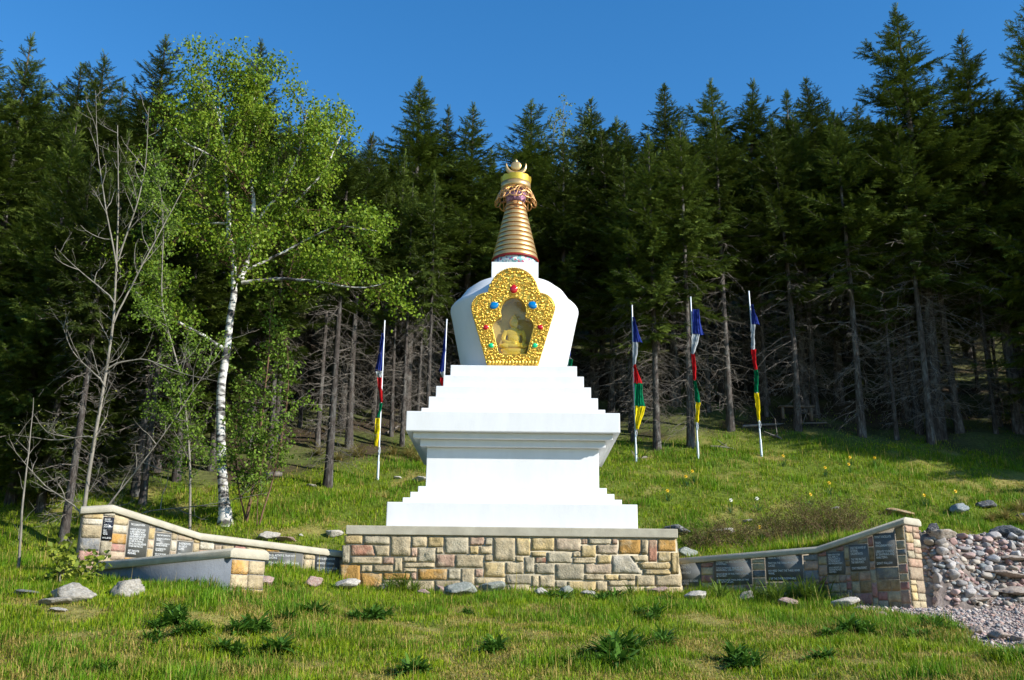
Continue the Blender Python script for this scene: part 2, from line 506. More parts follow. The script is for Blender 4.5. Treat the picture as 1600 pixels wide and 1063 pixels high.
# vase
prof = [(rad(77.6, 571), ZU + .001)]
zA = ztan(490, YC); rA = rad(99.7, 490)
r0 = prof[0][0]
for t in (.15, .3, .45, .6, .75, .88):
    prof.append((r0 + (rA - .012 - r0) * (t ** .94), ZU + (zA - .04 - ZU) * t))
prof += [(rA - .002, zA - .02), (rA, zA + .005), (rA - .006, zA + .035), (rA - .028, zA + .068), (rA - .068, zA + .108), (rA - .135, zA + .165)]
for hw, py in ((77, 462), (64, 452.5), (50, 447), (38, 444), (20, 443)):
    prof.append((rad(hw, py), ztan(py, YC) + .0))
zH0 = prof[-1][1]
mb = MB(); n = 96
lathe(mb, prof, CX, YC, n)
Vv = np.concatenate(mb.V); Ff = mb.F4[0]
cc = Vv[Ff].mean(1)
az = np.degrees(np.arctan2(cc[:, 0] - CX, -(cc[:, 1] - YC)))
keep = ~((np.abs(az) < 24) & (cc[:, 2] < ztan(446, YC - 1.0)))
mb.F4 = [Ff[keep]]
mb.build('vase', M['white'], stupa, smooth=True)
# harmika box
wh = halfw(36.6, 425); zHt = ztan(409.5, YC - wh)
bevel_box('spire_block', CX - wh, CX + wh, YC - wh, YC + wh, zH0 - .05, zHt, M['white'], stupa, .008)
# spire
zR = ztan(410, YC); rR = rad(36.6, 410)
lathe(MB(), [(0.01, zHt + .002), (rR - .045, zHt + .002), (rR - .03, zR - .01), (0.01, zR - .01)], CX, YC, 64).build('flower_band', M['floral'], stupa, smooth=False)
spire = lathe(MB(), [(rR - .02, zR - .012), (rR + .004, zR - .008), (rR + .008, zR + .012), (rR - .01, zR + .03), (rR - .04, zR + .035)], CX, YC, 64).build('spire_foot', M['redpaint'], stupa, smooth=True)
zN = ztan(317, YC); rN = rad(14.0, 317)
NR = 12
cone = [(rR - .055, zR + .03), (rN - .03, zN)]
sp = lathe(MB(), cone, CX, YC, 64).build('spire_core', M['redpaint'], stupa, smooth=True)
hR = (zN - zR - .03) / NR
for k in range(NR):
    za = zR + .03 + k * hR; zb_ = za + hR * .80
    ra = rR - .006 + (rN - rR) * (k / NR); rb = rR - .006 + (rN - rR) * ((k + .80) / NR)
    lathe(MB(), [(ra - .05, za), (ra - .001, za), (ra + .003, za + .006), ((ra + rb) / 2 + .003, (za + zb_) / 2), (rb + .002, zb_ - .006), (rb - .004, zb_), (rb - .05, zb_)], CX, YC, 64).build(
        'spire_ring', M['copper'] if k > NR - 3 else M['palegold'], sp, smooth=True)
# neck with painted petals, canopy of rings, crown
rB = rad(22.8, 285)
zB0, zB1, zB2 = ztan(289.5, YC - rB), ztan(278.6, YC - rB), ztan(271.0, YC - rB)
M['petal'] = mat('pink_painted_petals', (.50, .26, .36), rough=.5, var=.3, scale=10, tint=(.10, .04, .16), tint_scale=16, tint_amt=.95)
lathe(MB(), [(rN - .012, zN), (rN + .01, zN + .04), (rN + .035, zN + .16), (rN + .02, zN + .24), (rN + .05, zB0)], CX, YC, 40).build('painted_neck', M['petal'], stupa, smooth=True)
canopy = lathe(MB(), [(rB - .03, zB0 + .01), (rB, zB0), (rB + .004, (zB0 + zB1) / 2), (rB, zB1), (rB - .03, zB1)], CX, YC, 64).build('canopy_band', M['palegold'], stupa, smooth=True)
zL, rL = ztan(318, YC) - .02, rad(33.2, 318)
def cone_pt(a, t):
    r = rB + (rL - rB) * t ** .85; zz = zB0 + (zL - zB0) * t
    return np.array([CX + r * math.cos(a), YC + r * math.sin(a), zz])
mb = MB(); NL = 10
for row, (tc_, dt, da) in enumerate(((.27, .27, .30), (.68, .31, .33))):
    for k in range(NL):
        a0 = (k + .5 * row) * 2 * math.pi / NL
        P = [cone_pt(a0 + da * math.cos(b), min(max(tc_ + dt * math.sin(b), 0), 1.0)) for b in np.arange(16) * 2 * math.pi / 16]
        tube(mb, P, .0125, 5, closed=True)
for k in range(NL):
    a0 = (k + .5) * 2 * math.pi / NL
    tube(mb, [cone_pt(a0 - .31, 0.03), cone_pt(a0 - .16, .30), cone_pt(a0, .97)], .010, 5)
    tube(mb, [cone_pt(a0 + .31, 0.03), cone_pt(a0 + .16, .30), cone_pt(a0, .97)], .010, 5)
mb.build('pierced_canopy', M['copper'], stupa, smooth=True)
mb = MB(); n = 72
for sgn, rr in ((1, rB + .004), (-1, rB - .012)):
    a = np.arange(n) * 2 * math.pi / n
    top = zB2 + .028 * np.abs(np.sin(a * 6))
    V = np.concatenate([np.stack([CX + rr * np.cos(a), YC + rr * np.sin(a), np.full(n, zB1)], -1),
                        np.stack([CX + (rr + .012) * np.cos(a), YC + (rr + .012) * np.sin(a), top], -1)])
    j = np.arange(n); k = (j + 1) % n
    Fq = np.stack([j, k, k + n, j + n], -1)
    mb.add(V, Fq if sgn > 0 else Fq[:, ::-1])
mb.build('scalloped_crown', M['oldgold'], stupa, smooth=True)
zM = ztan(263, YC); rM = rad(16.6, 263)
mb = MB()
A = np.linspace(R_(155), R_(385), 25)
for s in (-1, 1):
    pass
outer = np.stack([CX + rM * np.cos(A), zM + .03 + rM * np.sin(A)], -1)
thk = 1 - .50 * np.sin(np.linspace(0, math.pi, len(A))) ** .8
inner = np.stack([CX + rM * thk * np.cos(A), zM + .03 + rM * thk * np.sin(A)], -1)
V = []
for y in (YC - .018, YC + .018):
    V += [[p[0], y, p[1]] for p in outer] + [[p[0], y, p[1]] for p in inner]
m_ = len(A); Fq = []
for i in range(m_ - 1):
    o0, i0, o1, i1 = i, m_ + i, 2 * m_ + i, 3 * m_ + i
    Fq += [[o0, o0 + 1, i0 + 1, i0], [o1, i1, i1 + 1, o1 + 1], [o0, o1, o1 + 1, o0 + 1], [i0, i0 + 1, i1 + 1, i1]]
mb.add(V, Fq).build('crescent_moon', M['palegold'], stupa)
mb = MB()
ellipsoid(mb, (CX, YC - .004, zM + .045), (.106, .03, .106), 28, 12)
mb.build('sun_disc', M['palegold'], stupa, smooth=True)
lathe(MB(), [(.03, zM + .125), (.034, zM + .150), (.022, zM + .175), (.008, zM + .20), (.001, ztan(249.7, YC))], CX, YC, 14).build('finial', M['palegold'], stupa, smooth=True)
lathe(MB(), [(.05, zB1 - .02), (.05, zM - .10), (.001, zM - .08)], CX, YC, 14).build('moon_stem', M['oldgold'], stupa, smooth=True)

# shrine frame on the vase
YF = YC - 1.06
S2 = 5.595
def fp(cx_, cy_):
    P = at(690 + cx_ / S2, 400 + cy_ / S2, YF)
    s = (P[2] - ZU) / 1.2
    return np.array([P[0], YF + .07 - .13 * s, P[2]])
def arc(cx_, cy_, r, a0, a1, n=12):
    return [(cx_ + r * math.cos(R_(a)), cy_ - r * math.sin(R_(a))) for a in np.linspace(a0, a1, n)]
OUT = ([(400, 956), (256, 455)] + [(266, 415), (290, 380), (330, 348), (370, 336), (409, 331)] +
       [(406, 300)] + arc(630, 338, 215, 170, 10, 22) + [(854, 300)] + [(850, 331), (888, 338), (930, 352), (965, 385), (986, 420), (994, 455)] + [(842, 956)])
INN = ([(497, 856), (440, 618), (460, 583), (490, 556), (524, 540), (516, 505)] + arc(630, 488, 112, 172, 8, 16) + [(738, 505), (732, 540), (765, 553), (795, 580), (808, 612), (747, 856)])
def polar(poly, c, n=120):
    poly = np.array(poly, float); res = []
    for k in range(n):
        a = 2 * math.pi * k / n + .0131
        d = np.array([math.cos(a), math.sin(a)]); best = None
        for i in range(len(poly)):
            p, q = poly[i] - c, poly[(i + 1) % len(poly)] - c
            e = q - p; den = d[0] * e[1] - d[1] * e[0]
            if abs(den) < 1e-9: continue
            t = (p[0] * e[1] - p[1] * e[0]) / den; u = (p[0] * d[1] - p[1] * d[0]) / den
            if t > 0 and -1e-6 <= u <= 1 + 1e-6 and (best is None or t > best): best = t
        res.append(c + d * (best or 0))
    return np.array(res)
c0 = np.array([630., 610.])
PO, PI_ = polar(OUT, c0), polar(INN, c0)
FO = np.array([fp(*p) for p in PO]); FI = np.array([fp(*p) for p in PI_])
mO = np.array([fp(*p) for p in (PO * .94 + c0 * .06)])
n = len(FO); j = np.arange(n); k = (j + 1) % n
def back(P, d): return P + np.array([0, d, 0])
mb = MB()
V = np.concatenate([back(FI, .0), back(mO, -.0), back(FO, .012), back(FO, .30), back(FI, .34)])
q = lambda a, b: np.stack([j + a * n, k + a * n, k + b * n, j + b * n], -1)
mb.add(V, np.concatenate([q(0, 1), q(1, 2), q(2, 3)]))
mb.add(np.concatenate([FI, back(FI, .05)]), np.stack([k, j, j + n, k + n], -1))
frame = mb.build('shrine_frame', M['gold'], stupa)
# beaded rims
def closed_len(P, step):
    Q = np.concatenate([P, P[:1]]); L = np.concatenate([[0], np.cumsum(np.linalg.norm(np.diff(Q, axis=0), axis=1))])
    s = np.arange(0, L[-1], step)
    return np.stack([np.interp(s, L, Q[:, i]) for i in range(3)], -1)
mb = MB()
for P in closed_len(back(mO * .0 + FO * .985 + FI * .015, -.004), .03): ellipsoid(mb, P, (.013, .013, .013), 6, 4)
mb.build('beaded_rim', M['gold'], frame, smooth=True)['kind'] = 'stuff'
mb = MB(); tube(mb, back(FI * .985 + FO * .015, -.006), .010, 6, closed=True); tube(mb, back(FI * .06 + FO * .94, -.004), .007, 6, closed=True)
mb.build('inner_rim', M['gold'], frame, smooth=True)
# scrollwork: bosses and curls crowded over the plate
mb = MB(); pts = []; tries = 0
while len(pts) < 470 and tries < 30000:
    tries += 1
    i = rng.integers(n); t = rng.uniform(.07, .92)
    p = PI_[i] * (1 - t) + PO[i] * t + rng.normal(0, 2, 2)
    r = rng.uniform(8, 19)
    if all((p[0] - a) ** 2 + (p[1] - b) ** 2 > (.70 * (r + c)) ** 2 for a, b, c in pts):
        pts.append((p[0], p[1], r))
for a, b, r in pts:
    rr = r / S2 / 92.0
    P = fp(a, b)
    if rng.random() < .35:
        ellipsoid(mb, P, (rr, .016 + rr * .55, rr * rng.uniform(.8, 1.1)), 8, 5)
    else:
        a0 = rng.uniform(0, 6.28); hnd = rng.choice([-1, 1])
        Q = [P + np.array([rr * (1.15 - .12 * s) * math.cos(a0 + hnd * s), -.008 - .004 * s, rr * (1.15 - .12 * s) * math.sin(a0 + hnd * s)]) for s in np.linspace(0, 5.2, 9)]
        tube(mb, Q, np.linspace(.011, .006, 9), 5)
        ellipsoid(mb, P + np.array([0, -.014, 0]), (rr * .45,) * 3, 6, 4)
tag(mb.build('scrollwork', M['gold'], frame, smooth=True), kind='stuff')
for cx_, cy_, rx, rz, m, tl in ((630, 305, 36, 44, 'gemred', 0), (458, 442, 44, 36, 'gemblue', -.5), (795, 440, 44, 36, 'gemblue', .5), (386, 628, 29, 25, 'gemred', -.5),
                                (863, 628, 29, 25, 'gemred', .5), (432, 782, 27, 23, 'gemgreen', .4), (815, 782, 27, 23, 'gemgreen', -.4)):
    P = fp(cx_, cy_); k_ = 1 / S2 / 92.0
    rot = Matrix.Rotation(tl, 3, 'Y')
    mb = MB(); ellipsoid(mb, (0, 0, 0), (rx * k_, .026, rz * k_), 18, 10)
    v = mb.V[0]; zz = v[:, 2] / (rz * k_); v[:, 0] *= np.where(zz > 0, 1 - .45 * zz ** 1.5, 1)
    mb.V[0] = v @ np.array(rot).T + P + np.array([0, -.022, 0])
    g = mb.build('gem', M[m], frame, smooth=True)
    b = MB(); aa = np.arange(20) * 2 * math.pi / 20
    ring = np.stack([rx * k_ * 1.12 * np.cos(aa), np.zeros(20), rz * k_ * 1.12 * np.sin(aa)], -1)
    ring[:, 0] *= np.where(ring[:, 2] > 0, 1 - .42 * (ring[:, 2] / (rz * k_ * 1.12)).clip(0) ** 1.5, 1)
    tube(b, ring @ np.array(rot).T + P + np.array([0, -.014, 0]), .010, 6, closed=True)
    b.build('gem_setting', M['gold'], frame, smooth=True)
# lotus lip along the foot of the frame
mb = MB()
for t in np.linspace(0, 1, 15):
    ellipsoid(mb, fp(418 + t * 406, 925), (.036, .04, .05), 8, 6)
mb.build('lotus_foot', M['gold'], frame, smooth=True)
# niche behind the opening and its glass
mb = MB()
cI = np.array([fp(630, 610)])
YN = float(fp(630, 856)[1]) + .135
def flat_y(P):
    Q = P.copy(); Q[:, 1] = YN; return Q
V = np.concatenate([back(FI, .05), flat_y(FI), flat_y(cI)])
mb.add(V[:2 * n], np.stack([j, k, k + n, j + n], -1))
mb.add(np.concatenate([flat_y(FI), flat_y(cI)]), np.stack([j, k, np.full(n, n)], -1))
mb.build('niche', M['niche'], stupa)
mb = MB()
Pg = np.concatenate([back(FI, .035), back(cI, .035), back(FI, .041), back(cI, .041)])
mb.add(Pg, np.concatenate([np.stack([k, j, np.full(n, n)], -1), np.stack([j, k, np.full(n, n)], -1) + n + 1]))
mb.build('glass_pane', M['glass'], frame)

# seated statue inside the niche
P0 = fp(630, 850); P0[1] = YN - .062
sx = 1.0
statue = thing('statue', 'small gilded seated Buddha statue behind glass in the shrine niche', 'statue', P0)
statue.scale = (1.10, 1.0, 1.12)
tmp = MB()
def E(c, r, rot=None): ellipsoid(tmp, np.array(c), r, 16, 10, rot)
bz = .10
E((0, .02, bz + .055), (.17, .11, .065)); E((-.13, -.03, bz + .045), (.105, .08, .045), Matrix.Rotation(.35, 3, 'Z')); E((.13, -.03, bz + .045), (.105, .08, .045), Matrix.Rotation(-.35, 3, 'Z'))
E((0, -.075, bz + .045), (.12, .05, .03))
E((0, .03, bz + .17), (.105, .07, .12)); E((0, .03, bz + .27), (.135, .068, .075)); E((0, .03, bz + .345), (.052, .05, .05))
E((0, .02, bz + .435), (.076, .080, .088)); E((0, .03, bz + .525), (.046, .05, .038)); E((0, .03, bz + .56), (.018, .02, .022))
E((0, -.046, bz + .43), (.011, .018, .02)); E((-.066, .03, bz + .425), (.010, .016, .035)); E((.066, .03, bz + .425), (.010, .016, .035))
for s in (-1, 1):
    tube(tmp, [(s * .125, .03, bz + .30), (s * .165, .03, bz + .22), (s * .175, .01, bz + .14)], [.042, .038, .032], 10)
tube(tmp, [(-.175, .01, bz + .14), (-.10, -.06, bz + .10), (-.02, -.085, bz + .09)], [.032, .027, .022], 10)
tube(tmp, [(.175, .01, bz + .14), (.15, -.06, bz + .095), (.13, -.10, bz + .06)], [.032, .027, .020], 10)
E((0, -.085, bz + .10), (.045, .035, .03)); E((.128, -.105, bz + .045), (.02, .014, .035))
me = tmp.mesh('statue_raw'); to = bpy.data.objects.new('statue_raw', me); COL.objects.link(to)
md = to.modifiers.new('r', 'REMESH'); md.mode = 'VOXEL'; md.voxel_size = .009; md.use_smooth_shade = True
sm_ = to.modifiers.new('s', 'SMOOTH'); sm_.iterations = 2; sm_.factor = .4
dg = bpy.context.evaluated_depsgraph_get()
me2 = bpy.data.meshes.new_from_object(to.evaluated_get(dg)); me2.name = 'body'
bpy.data.objects.remove(to)
for v in me2.vertices: v.co.y *= .36
me2.materials.clear(); me2.materials.append(M['statue'])
for p in me2.polygons: p.use_smooth = True
bo = link('body', me2, statue, P0)
mb = MB()
lathe(mb, [(.001, 0), (.20, 0), (.205, .015), (.18, .03), (.19, .05), (.215, .075), (.19, .10), (.001, .102)], 0, 0, 28)
mb.V[0] = mb.V[0] * np.array([1, .16, 1]) + P0
mb.build('lotus_seat', M['statue'], statue, smooth=True)

# ================================================================= masonry helpers
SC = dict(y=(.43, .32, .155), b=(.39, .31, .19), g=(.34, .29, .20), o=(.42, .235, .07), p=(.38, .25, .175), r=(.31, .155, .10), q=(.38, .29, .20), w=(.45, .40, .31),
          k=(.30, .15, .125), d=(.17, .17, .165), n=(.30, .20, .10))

def stone_piece(c4, nrm, col, parent, seed, proud=.03, name='stone', nu=9, nv=7, inset=.0035, rough=1.0):
    """one rock-faced block: bl, br, tr, tl corners on the wall plane"""
    r = np.random.default_rng(seed)
    c4 = np.asarray(c4, float); cen = c4.mean(0)
    d = cen - c4; c4 = c4 + d / (np.linalg.norm(d, axis=1)[:, None] + 1e-6) * inset * 1.3
    u = np.linspace(0, 1, nu); v = np.linspace(0, 1, nv)
    U, Vv = np.meshgrid(u, v)
    e = np.minimum(np.minimum(U, 1 - U) * (nu - 1), np.minimum(Vv, 1 - Vv) * (nv - 1)).clip(0, 1)
    Uj = U + (r.random(U.shape) - .5) * .10 * (e > 0); Vj = Vv + (r.random(U.shape) - .5) * .12 * (e > 0)
    P = (c4[0] * ((1 - Uj) * (1 - Vj))[..., None] + c4[1] * (Uj * (1 - Vj))[..., None] + c4[2] * (Uj * Vj)[..., None] + c4[3] * ((1 - Uj) * Vj)[..., None])
    nz = r.random((3, 4)); nu_ = np.clip(U * 2.999, 0, 2.999); nv_ = np.clip(Vv * 1.999, 0, 1.999)
    iu, iv = nu_.astype(int), nv_.astype(int); fu, fv = nu_ - iu, nv_ - iv
    big = (nz[iv, iu] * (1 - fu) + nz[iv, iu + 1] * fu) * (1 - fv) + (nz[iv + 1, iu] * (1 - fu) + nz[iv + 1, iu + 1] * fu) * fv
    vp = np.interp(Vv, [0, .16, .34, .7, 1], [.55, 1.2, 1.1, .85, .75])
    off = .004 + proud * vp * (.25 + .9 * big + .35 * rough * r.random(U.shape)) * np.where(e > 0, 1, .62)
    P = P + off[..., None] * nrm
    Fr = P.reshape(-1, 3)
    i, j_ = np.meshgrid(np.arange(nv - 1), np.arange(nu - 1), indexing='ij')
    Fq = np.stack([i * nu + j_, i * nu + j_ + 1, (i + 1) * nu + j_ + 1, (i + 1) * nu + j_], -1).reshape(-1, 4)
    ringi = list(range(nu)) + [nu * (q_ + 1) - 1 for q_ in range(1, nv)] + list(range(nu * nv - 2, nu * (nv - 1) - 1, -1)) + [nu * q_ for q_ in range(nv - 2, 0, -1)]
    m_ = len(ringi)
    Bk = Fr[ringi] - nrm * .03
    V = np.concatenate([Fr, Bk]); b0 = len(Fr)
    Sd = [[ringi[a], b0 + a, b0 + (a + 1) % m_, ringi[(a + 1) % m_]] for a in range(m_)]
    o = MB().add(V, np.concatenate([Fq, np.array(Sd)])).build(name, M['stone'], parent, smooth=False)
    f = .78 + .4 * r.random()
    o.color = (col[0] * f, col[1] * f, col[2] * f, 1)
    return o

# ================================================================= stone terrace under the stupa
YT = 15.74
terr = thing('stone_terrace', 'low terrace of coursed beige and ochre stone blocks under the white stupa', 'terrace', (CX, YC, .3))
hx = 2.585
zc0 = ztan(838, YT)
CAPC = np.array([CX, (YT + 20.3) / 2, 0])
bevel_box('coping_slab', CX - hx, CX + hx, YT - .03, 20.3, zc0, Z0, M['cap'], terr, .012)
mb = MB(); bt = .075
hexa(mb, [[CX - hx - bt, YT - bt + .022, .2], [CX + hx + bt, YT - bt + .022, .2], [CX + hx + bt, 20.25, .2], [CX - hx - bt, 20.25, .2],
          [CX - hx + .03, YT + .012, zc0 - .002], [CX + hx - .03, YT + .012, zc0 - .002], [CX + hx - .03, 20.25, zc0 - .002], [CX - hx + .03, 20.25, zc0 - .002]])
mb.build('mortar_core', M['mortar'], terr)
T4 = '''103 152 265 230 y;275 155 508 235 g;518 158 695 340 b;705 165 840 258 b;850 170 988 258 y;998 172 1212 320 g;1222 170 1350 243 p;1362 175 1424 243 g;1436 172 1628 385 b
85 240 150 408 g;160 240 355 335 r;375 245 505 340 b;700 262 752 345 p;760 265 918 395 g;925 262 985 315 b;1222 250 1300 320 y;1310 252 1424 322 b
158 345 440 410 b;448 350 543 412 p;552 355 620 482 b;630 350 750 392 b;630 400 912 440 b;920 325 1088 440 p;1095 330 1342 443 b;1355 330 1428 383 b
68 415 245 620 o;255 420 355 482 b;362 420 540 482 b;630 448 750 482 b;250 490 440 620 o;448 492 690 548 o;698 485 745 548 p;760 455 1020 550 o;1030 455 1140 550 g;1148 452 1265 620 b;1270 455 1340 525 p;1350 395 1535 528 y;1545 395 1705 500 b
445 555 700 640 b;705 560 905 650 b;910 560 1140 650 b;1270 535 1540 590 b;1270 600 1345 690 p;1350 600 1540 690 b;1545 508 1770 590 g'''
T5 = '''95 175 220 335 y;230 175 435 290 y;445 180 670 295 q;678 185 730 232 r;738 185 945 232 g;950 185 1000 235 p;1010 190 1205 322 o;1212 190 1270 325 b;1278 190 1350 392 r;1358 185 1520 298 o
92 340 160 388 y;230 300 362 343 y;370 305 592 400 g;600 302 668 348 b;675 242 805 350 y;815 240 1000 322 q
172 345 255 495 g;265 350 365 400 r;600 355 805 402 b;815 330 940 405 y;1360 302 1472 392 y;1478 305 1545 500 y;1228 460 1472 503 y
265 408 438 500 g;445 410 697 553 g;703 410 945 497 q
235 510 295 620 b;300 512 438 622 b;445 560 545 622 g;703 503 878 553 b;882 505 1005 553 y;1010 505 1155 553 b;1160 510 1328 608 b;1332 510 1565 610 b
552 565 805 690 y;810 565 905 660 b;910 560 1155 605 b;910 615 1230 662 b;1235 620 1570 700 y;300 630 545 690 p;2 598 228 690 b;810 668 1230 720 y'''
sd = 100
def tpt(cx_, cy_, ox):
    P = at(ox + cx_ / 5.714, 810 + cy_ / 5.714, YT)
    t = (zc0 - P[2]) / (zc0 - .2)
    return np.array([P[0], YT + .02 - (bt - .01) * t, P[2]])
QUADS = []
for txt, ox in ((T4, 520), (T5, 790)):
    for item in txt.replace('\n', ';').split(';'):
        a, b, c, d, ch = item.split(); a, b, c, d = map(float, (a, b, c, d))
        QUADS.append((((a, d), (c, d), (c, b), (a, b)), ox, ch))
QUADS[10] = (((160, 335), (383, 335), (352, 240), (160, 240)), 520, 'r')
QUADS[11] = (((390, 340), (505, 340), (505, 245), (362, 245)), 520, 'b')
QUADS += [(((950, 497), (1218, 497), (1104, 330), (950, 330)), 790, 'w'), (((1158, 387), (1272, 387), (1272, 335), (1116, 335)), 790, 'b'), (((1222, 455), (1470, 455), (1470, 397), (1172, 397)), 790, 'y')]
for a in ((700, 352, 752, 352),): pass
# a buried course so that the grass never shows the bare core
for x0 in range(60, 1600, 190):
    QUADS.append((((x0, 760), (x0 + 182, 760), (x0 + 182, 700), (x0, 700)), 520, 'b'))
    QUADS.append((((x0 + 20, 760), (x0 + 202, 760), (x0 + 202, 725), (x0 + 20, 725)), 790, 'y')) if x0 < 1400 and x0 > 60 else None
seen = set()
for qd, ox, ch in QUADS:
    pc = [tpt(a, b, ox) for a, b in qd]
    sd += 1
    stone_piece(pc, np.array([0, -1.0, 0]), SC[ch], terr, sd, proud=.034 if ch not in 'or' else .022)
# left flank of the terrace: larger blocks
for i, (ya, yb_) in enumerate(((15.74, 16.15), (16.17, 16.7))):
    for kz, (za, zb_) in enumerate(((.35, .72), (.73, 1.05), (1.06, zc0 - .01))):
        for s in (-1, 1):
            xa = lambda zz: CX + s * (hx - .03 + (bt + .03) * (zc0 - zz) / (zc0 - .2))
            c = [(xa(za), yb_ if s < 0 else ya + .02, za), (xa(za), ya + .02 if s < 0 else yb_, za), (xa(zb_), ya + .02 if s < 0 else yb_, zb_), (xa(zb_), yb_ if s < 0 else ya + .02, zb_)]
            sd += 1
            stone_piece(c, np.array([s * 1.0, 0, 0]), SC['bygo'[(i + kz) % 4]], terr, sd, nu=4, nv=4)
# ================================================================= wing walls with slogan plaques
def text_mesh(lines, h, width, align='LEFT'):
    cu = bpy.data.curves.new('lettering', 'FONT')
    cu.body = '\n'.join(lines); cu.size = h; cu.align_x = align; cu.resolution_u = 2
    cu.space_line = .86
    to = bpy.data.objects.new('lettering_raw', cu); COL.objects.link(to)
    dg = bpy.context.evaluated_depsgraph_get()
    me = bpy.data.meshes.new_from_object(to.evaluated_get(dg))
    bpy.data.objects.remove(to)
    V = np.array([v.co[:] for v in me.vertices]); 
    return me, V

def split(u0, u1, v0, v1, r, out, mx=.34, mn=.11):
    w, h = u1 - u0, v1 - v0
    if w > mx * r.uniform(.8, 1.35) and w >= h * .8 and w > 2 * mn:
        c = u0 + w * r.uniform(.35, .65); split(u0, c, v0, v1, r, out, mx, mn); split(c, u1, v0, v1, r, out, mx, mn)
    elif h > mx * .62 * r.uniform(.7, 1.3) and h > 2 * mn * .7:
        c = v0 + h * r.uniform(.35, .65); split(u0, u1, v0, c, r, out, mx, mn); split(u0, u1, c, v1, r, out, mx, mn)
    else:
        out.append((u0, u1, v0, v1))

def sweep_cap(pts, wdt, th, name, parent, m):
    pts = np.array(pts, float); n = len(pts)
    d = np.diff(pts[:, :2], axis=0); d /= np.linalg.norm(d, axis=1)[:, None]
    nr = np.stack([d[:, 1], -d[:, 0]], -1)      # right-hand side of travel
    prof = [(-wdt / 2, -th), (-wdt / 2, -.035), (-wdt / 2 + .05, 0), (wdt / 2 - .05, 0), (wdt / 2, -.035), (wdt / 2, -th)]
    V = []
    for i in range(n):
        if i == 0: m2 = nr[0]
        elif i == n - 1: m2 = nr[-1]
        else:
            b = nr[i - 1] + nr[i]; b /= np.linalg.norm(b); m2 = b / max(.4, float(b @ nr[i]))
        for o, zz in prof: V.append([pts[i, 0] + m2[0] * o, pts[i, 1] + m2[1] * o, pts[i, 2] + zz])
    k = len(prof); Fq = []
    for i in range(n - 1):
        for a in range(k):
            b = (a + 1) % k; Fq.append([i * k + a, i * k + b, (i + 1) * k + b, (i + 1) * k + a])
    mb = MB().add(V, Fq)
    for e, s in ((0, 1), ((n - 1) * k, -1)):
        f = [[0, a + 1, a + 2] if s > 0 else [0, a + 2, a + 1] for a in range(k - 2)]
        mb.add(np.array(V)[e:e + k], f)
    # close to a manifold shell is not needed: butt joints stay hidden
    bm = bmesh.new(); me = mb.mesh('tmp'); bm.from_mesh(me); bmesh.ops.remove_doubles(bm, verts=bm.verts, dist=1e-5)
    bmesh.ops.recalc_face_normals(bm, faces=bm.faces)
    sharp = [e for e in bm.edges if len(e.link_faces) == 2 and e.calc_face_angle() > .3]
    bmesh.ops.bevel(bm, geom=sharp, offset=.006, segments=1, affect='EDGES')
    org = ORG[parent.name]
    for v in bm.verts: v.co -= Vector(org)
    bm.to_mesh(me); bm.free(); me.name = name; me.materials.append(m)
    return link(name, me, parent, org)

SD = [5000]
def masonry_face(parent, p0, p1, zb, zt0, zt1, nrm, plaques, palette, seed, mx=.3):
    """p0->p1 left to right as seen from the front; plaques: (u0,u1,z0,z1)"""
    p0 = np.array(p0, float); p1 = np.array(p1, float); L = np.linalg.norm(p1 - p0); ud = (p1 - p0) / L
    r = random.Random(seed); cells = []
    cuts = [0.0]
    ztm = max(zt0, zt1)
    for (a, b, c, d) in sorted(plaques):
        if a - cuts[-1] > .05: split(cuts[-1], a, zb, ztm, r, cells, mx)
        split(a, b, zb, c, r, cells, mx)
        split(a, b, d, ztm, r, cells, mx)
        cuts.append(b)
    if L - cuts[-1] > .05: split(cuts[-1], L, zb, ztm, r, cells, mx)
    zt = lambda u: zt0 + (zt1 - zt0) * u / L - .012
    for (u0, u1, v0, v1) in cells:
        if v0 > min(zt(u0), zt(u1)) - .02: continue
        c = []
        for u, v in ((u0, v0), (u1, v0), (u1, v1), (u0, v1)):
            P = p0 + ud * u; c.append([P[0], P[1], min(v, zt(u))])
        SD[0] += 1
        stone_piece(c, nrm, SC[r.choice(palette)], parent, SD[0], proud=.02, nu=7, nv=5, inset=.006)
    return L, ud

def make_plaque(parent, p0, ud, nrm, rect, lines, m, label=None, fill=.86, title=False, dark=False, hfac=1.0):
    u0, u1, z0, z1 = rect
    o3 = np.array([p0[0], p0[1], 0.0]); u3 = np.array([ud[0], ud[1], 0.0])
    mb = MB(); g = .012
    a, b = u0 + g, u1 - g; c, d = z0 + g, z1 - g
    q = lambda u, zz, off: o3 + u3 * u + np.array([0, 0, zz]) + nrm * off
    hexa(mb, [q(a, c, .022), q(b, c, .022), q(b, c, -.03), q(a, c, -.03), q(a, d, .022), q(b, d, .022), q(b, d, -.03), q(a, d, -.03)])
    pl = mb.build('plaque', m, parent)
    if label: pl['label'] = label
    W, H = (b - a), (d - c)
    me, V = text_mesh(lines, 1.0, 1.0)
    w_, h_ = np.ptp(V[:, 0]), np.ptp(V[:, 1])
    s = min(W * fill / w_, H * fill / h_)
    sx_ = W * fill / w_; sy_ = H * fill / h_ * hfac
    V[:, 0] -= V[:, 0].min(); V[:, 1] -= V[:, 1].max()
    V3 = np.array([q(a + W * (1 - fill) / 2 + v[0] * sx_, d - H * (1 - fill) / 2 + v[1] * sy_, .0245) for v in V]) - ORG[parent.name]
    for i, v in enumerate(me.vertices): v.co = V3[i]
    me.materials.clear(); me.materials.append(M['letters']); me.name = 'lettering'
    link('lettering', me, pl, ORG[parent.name])
    return pl

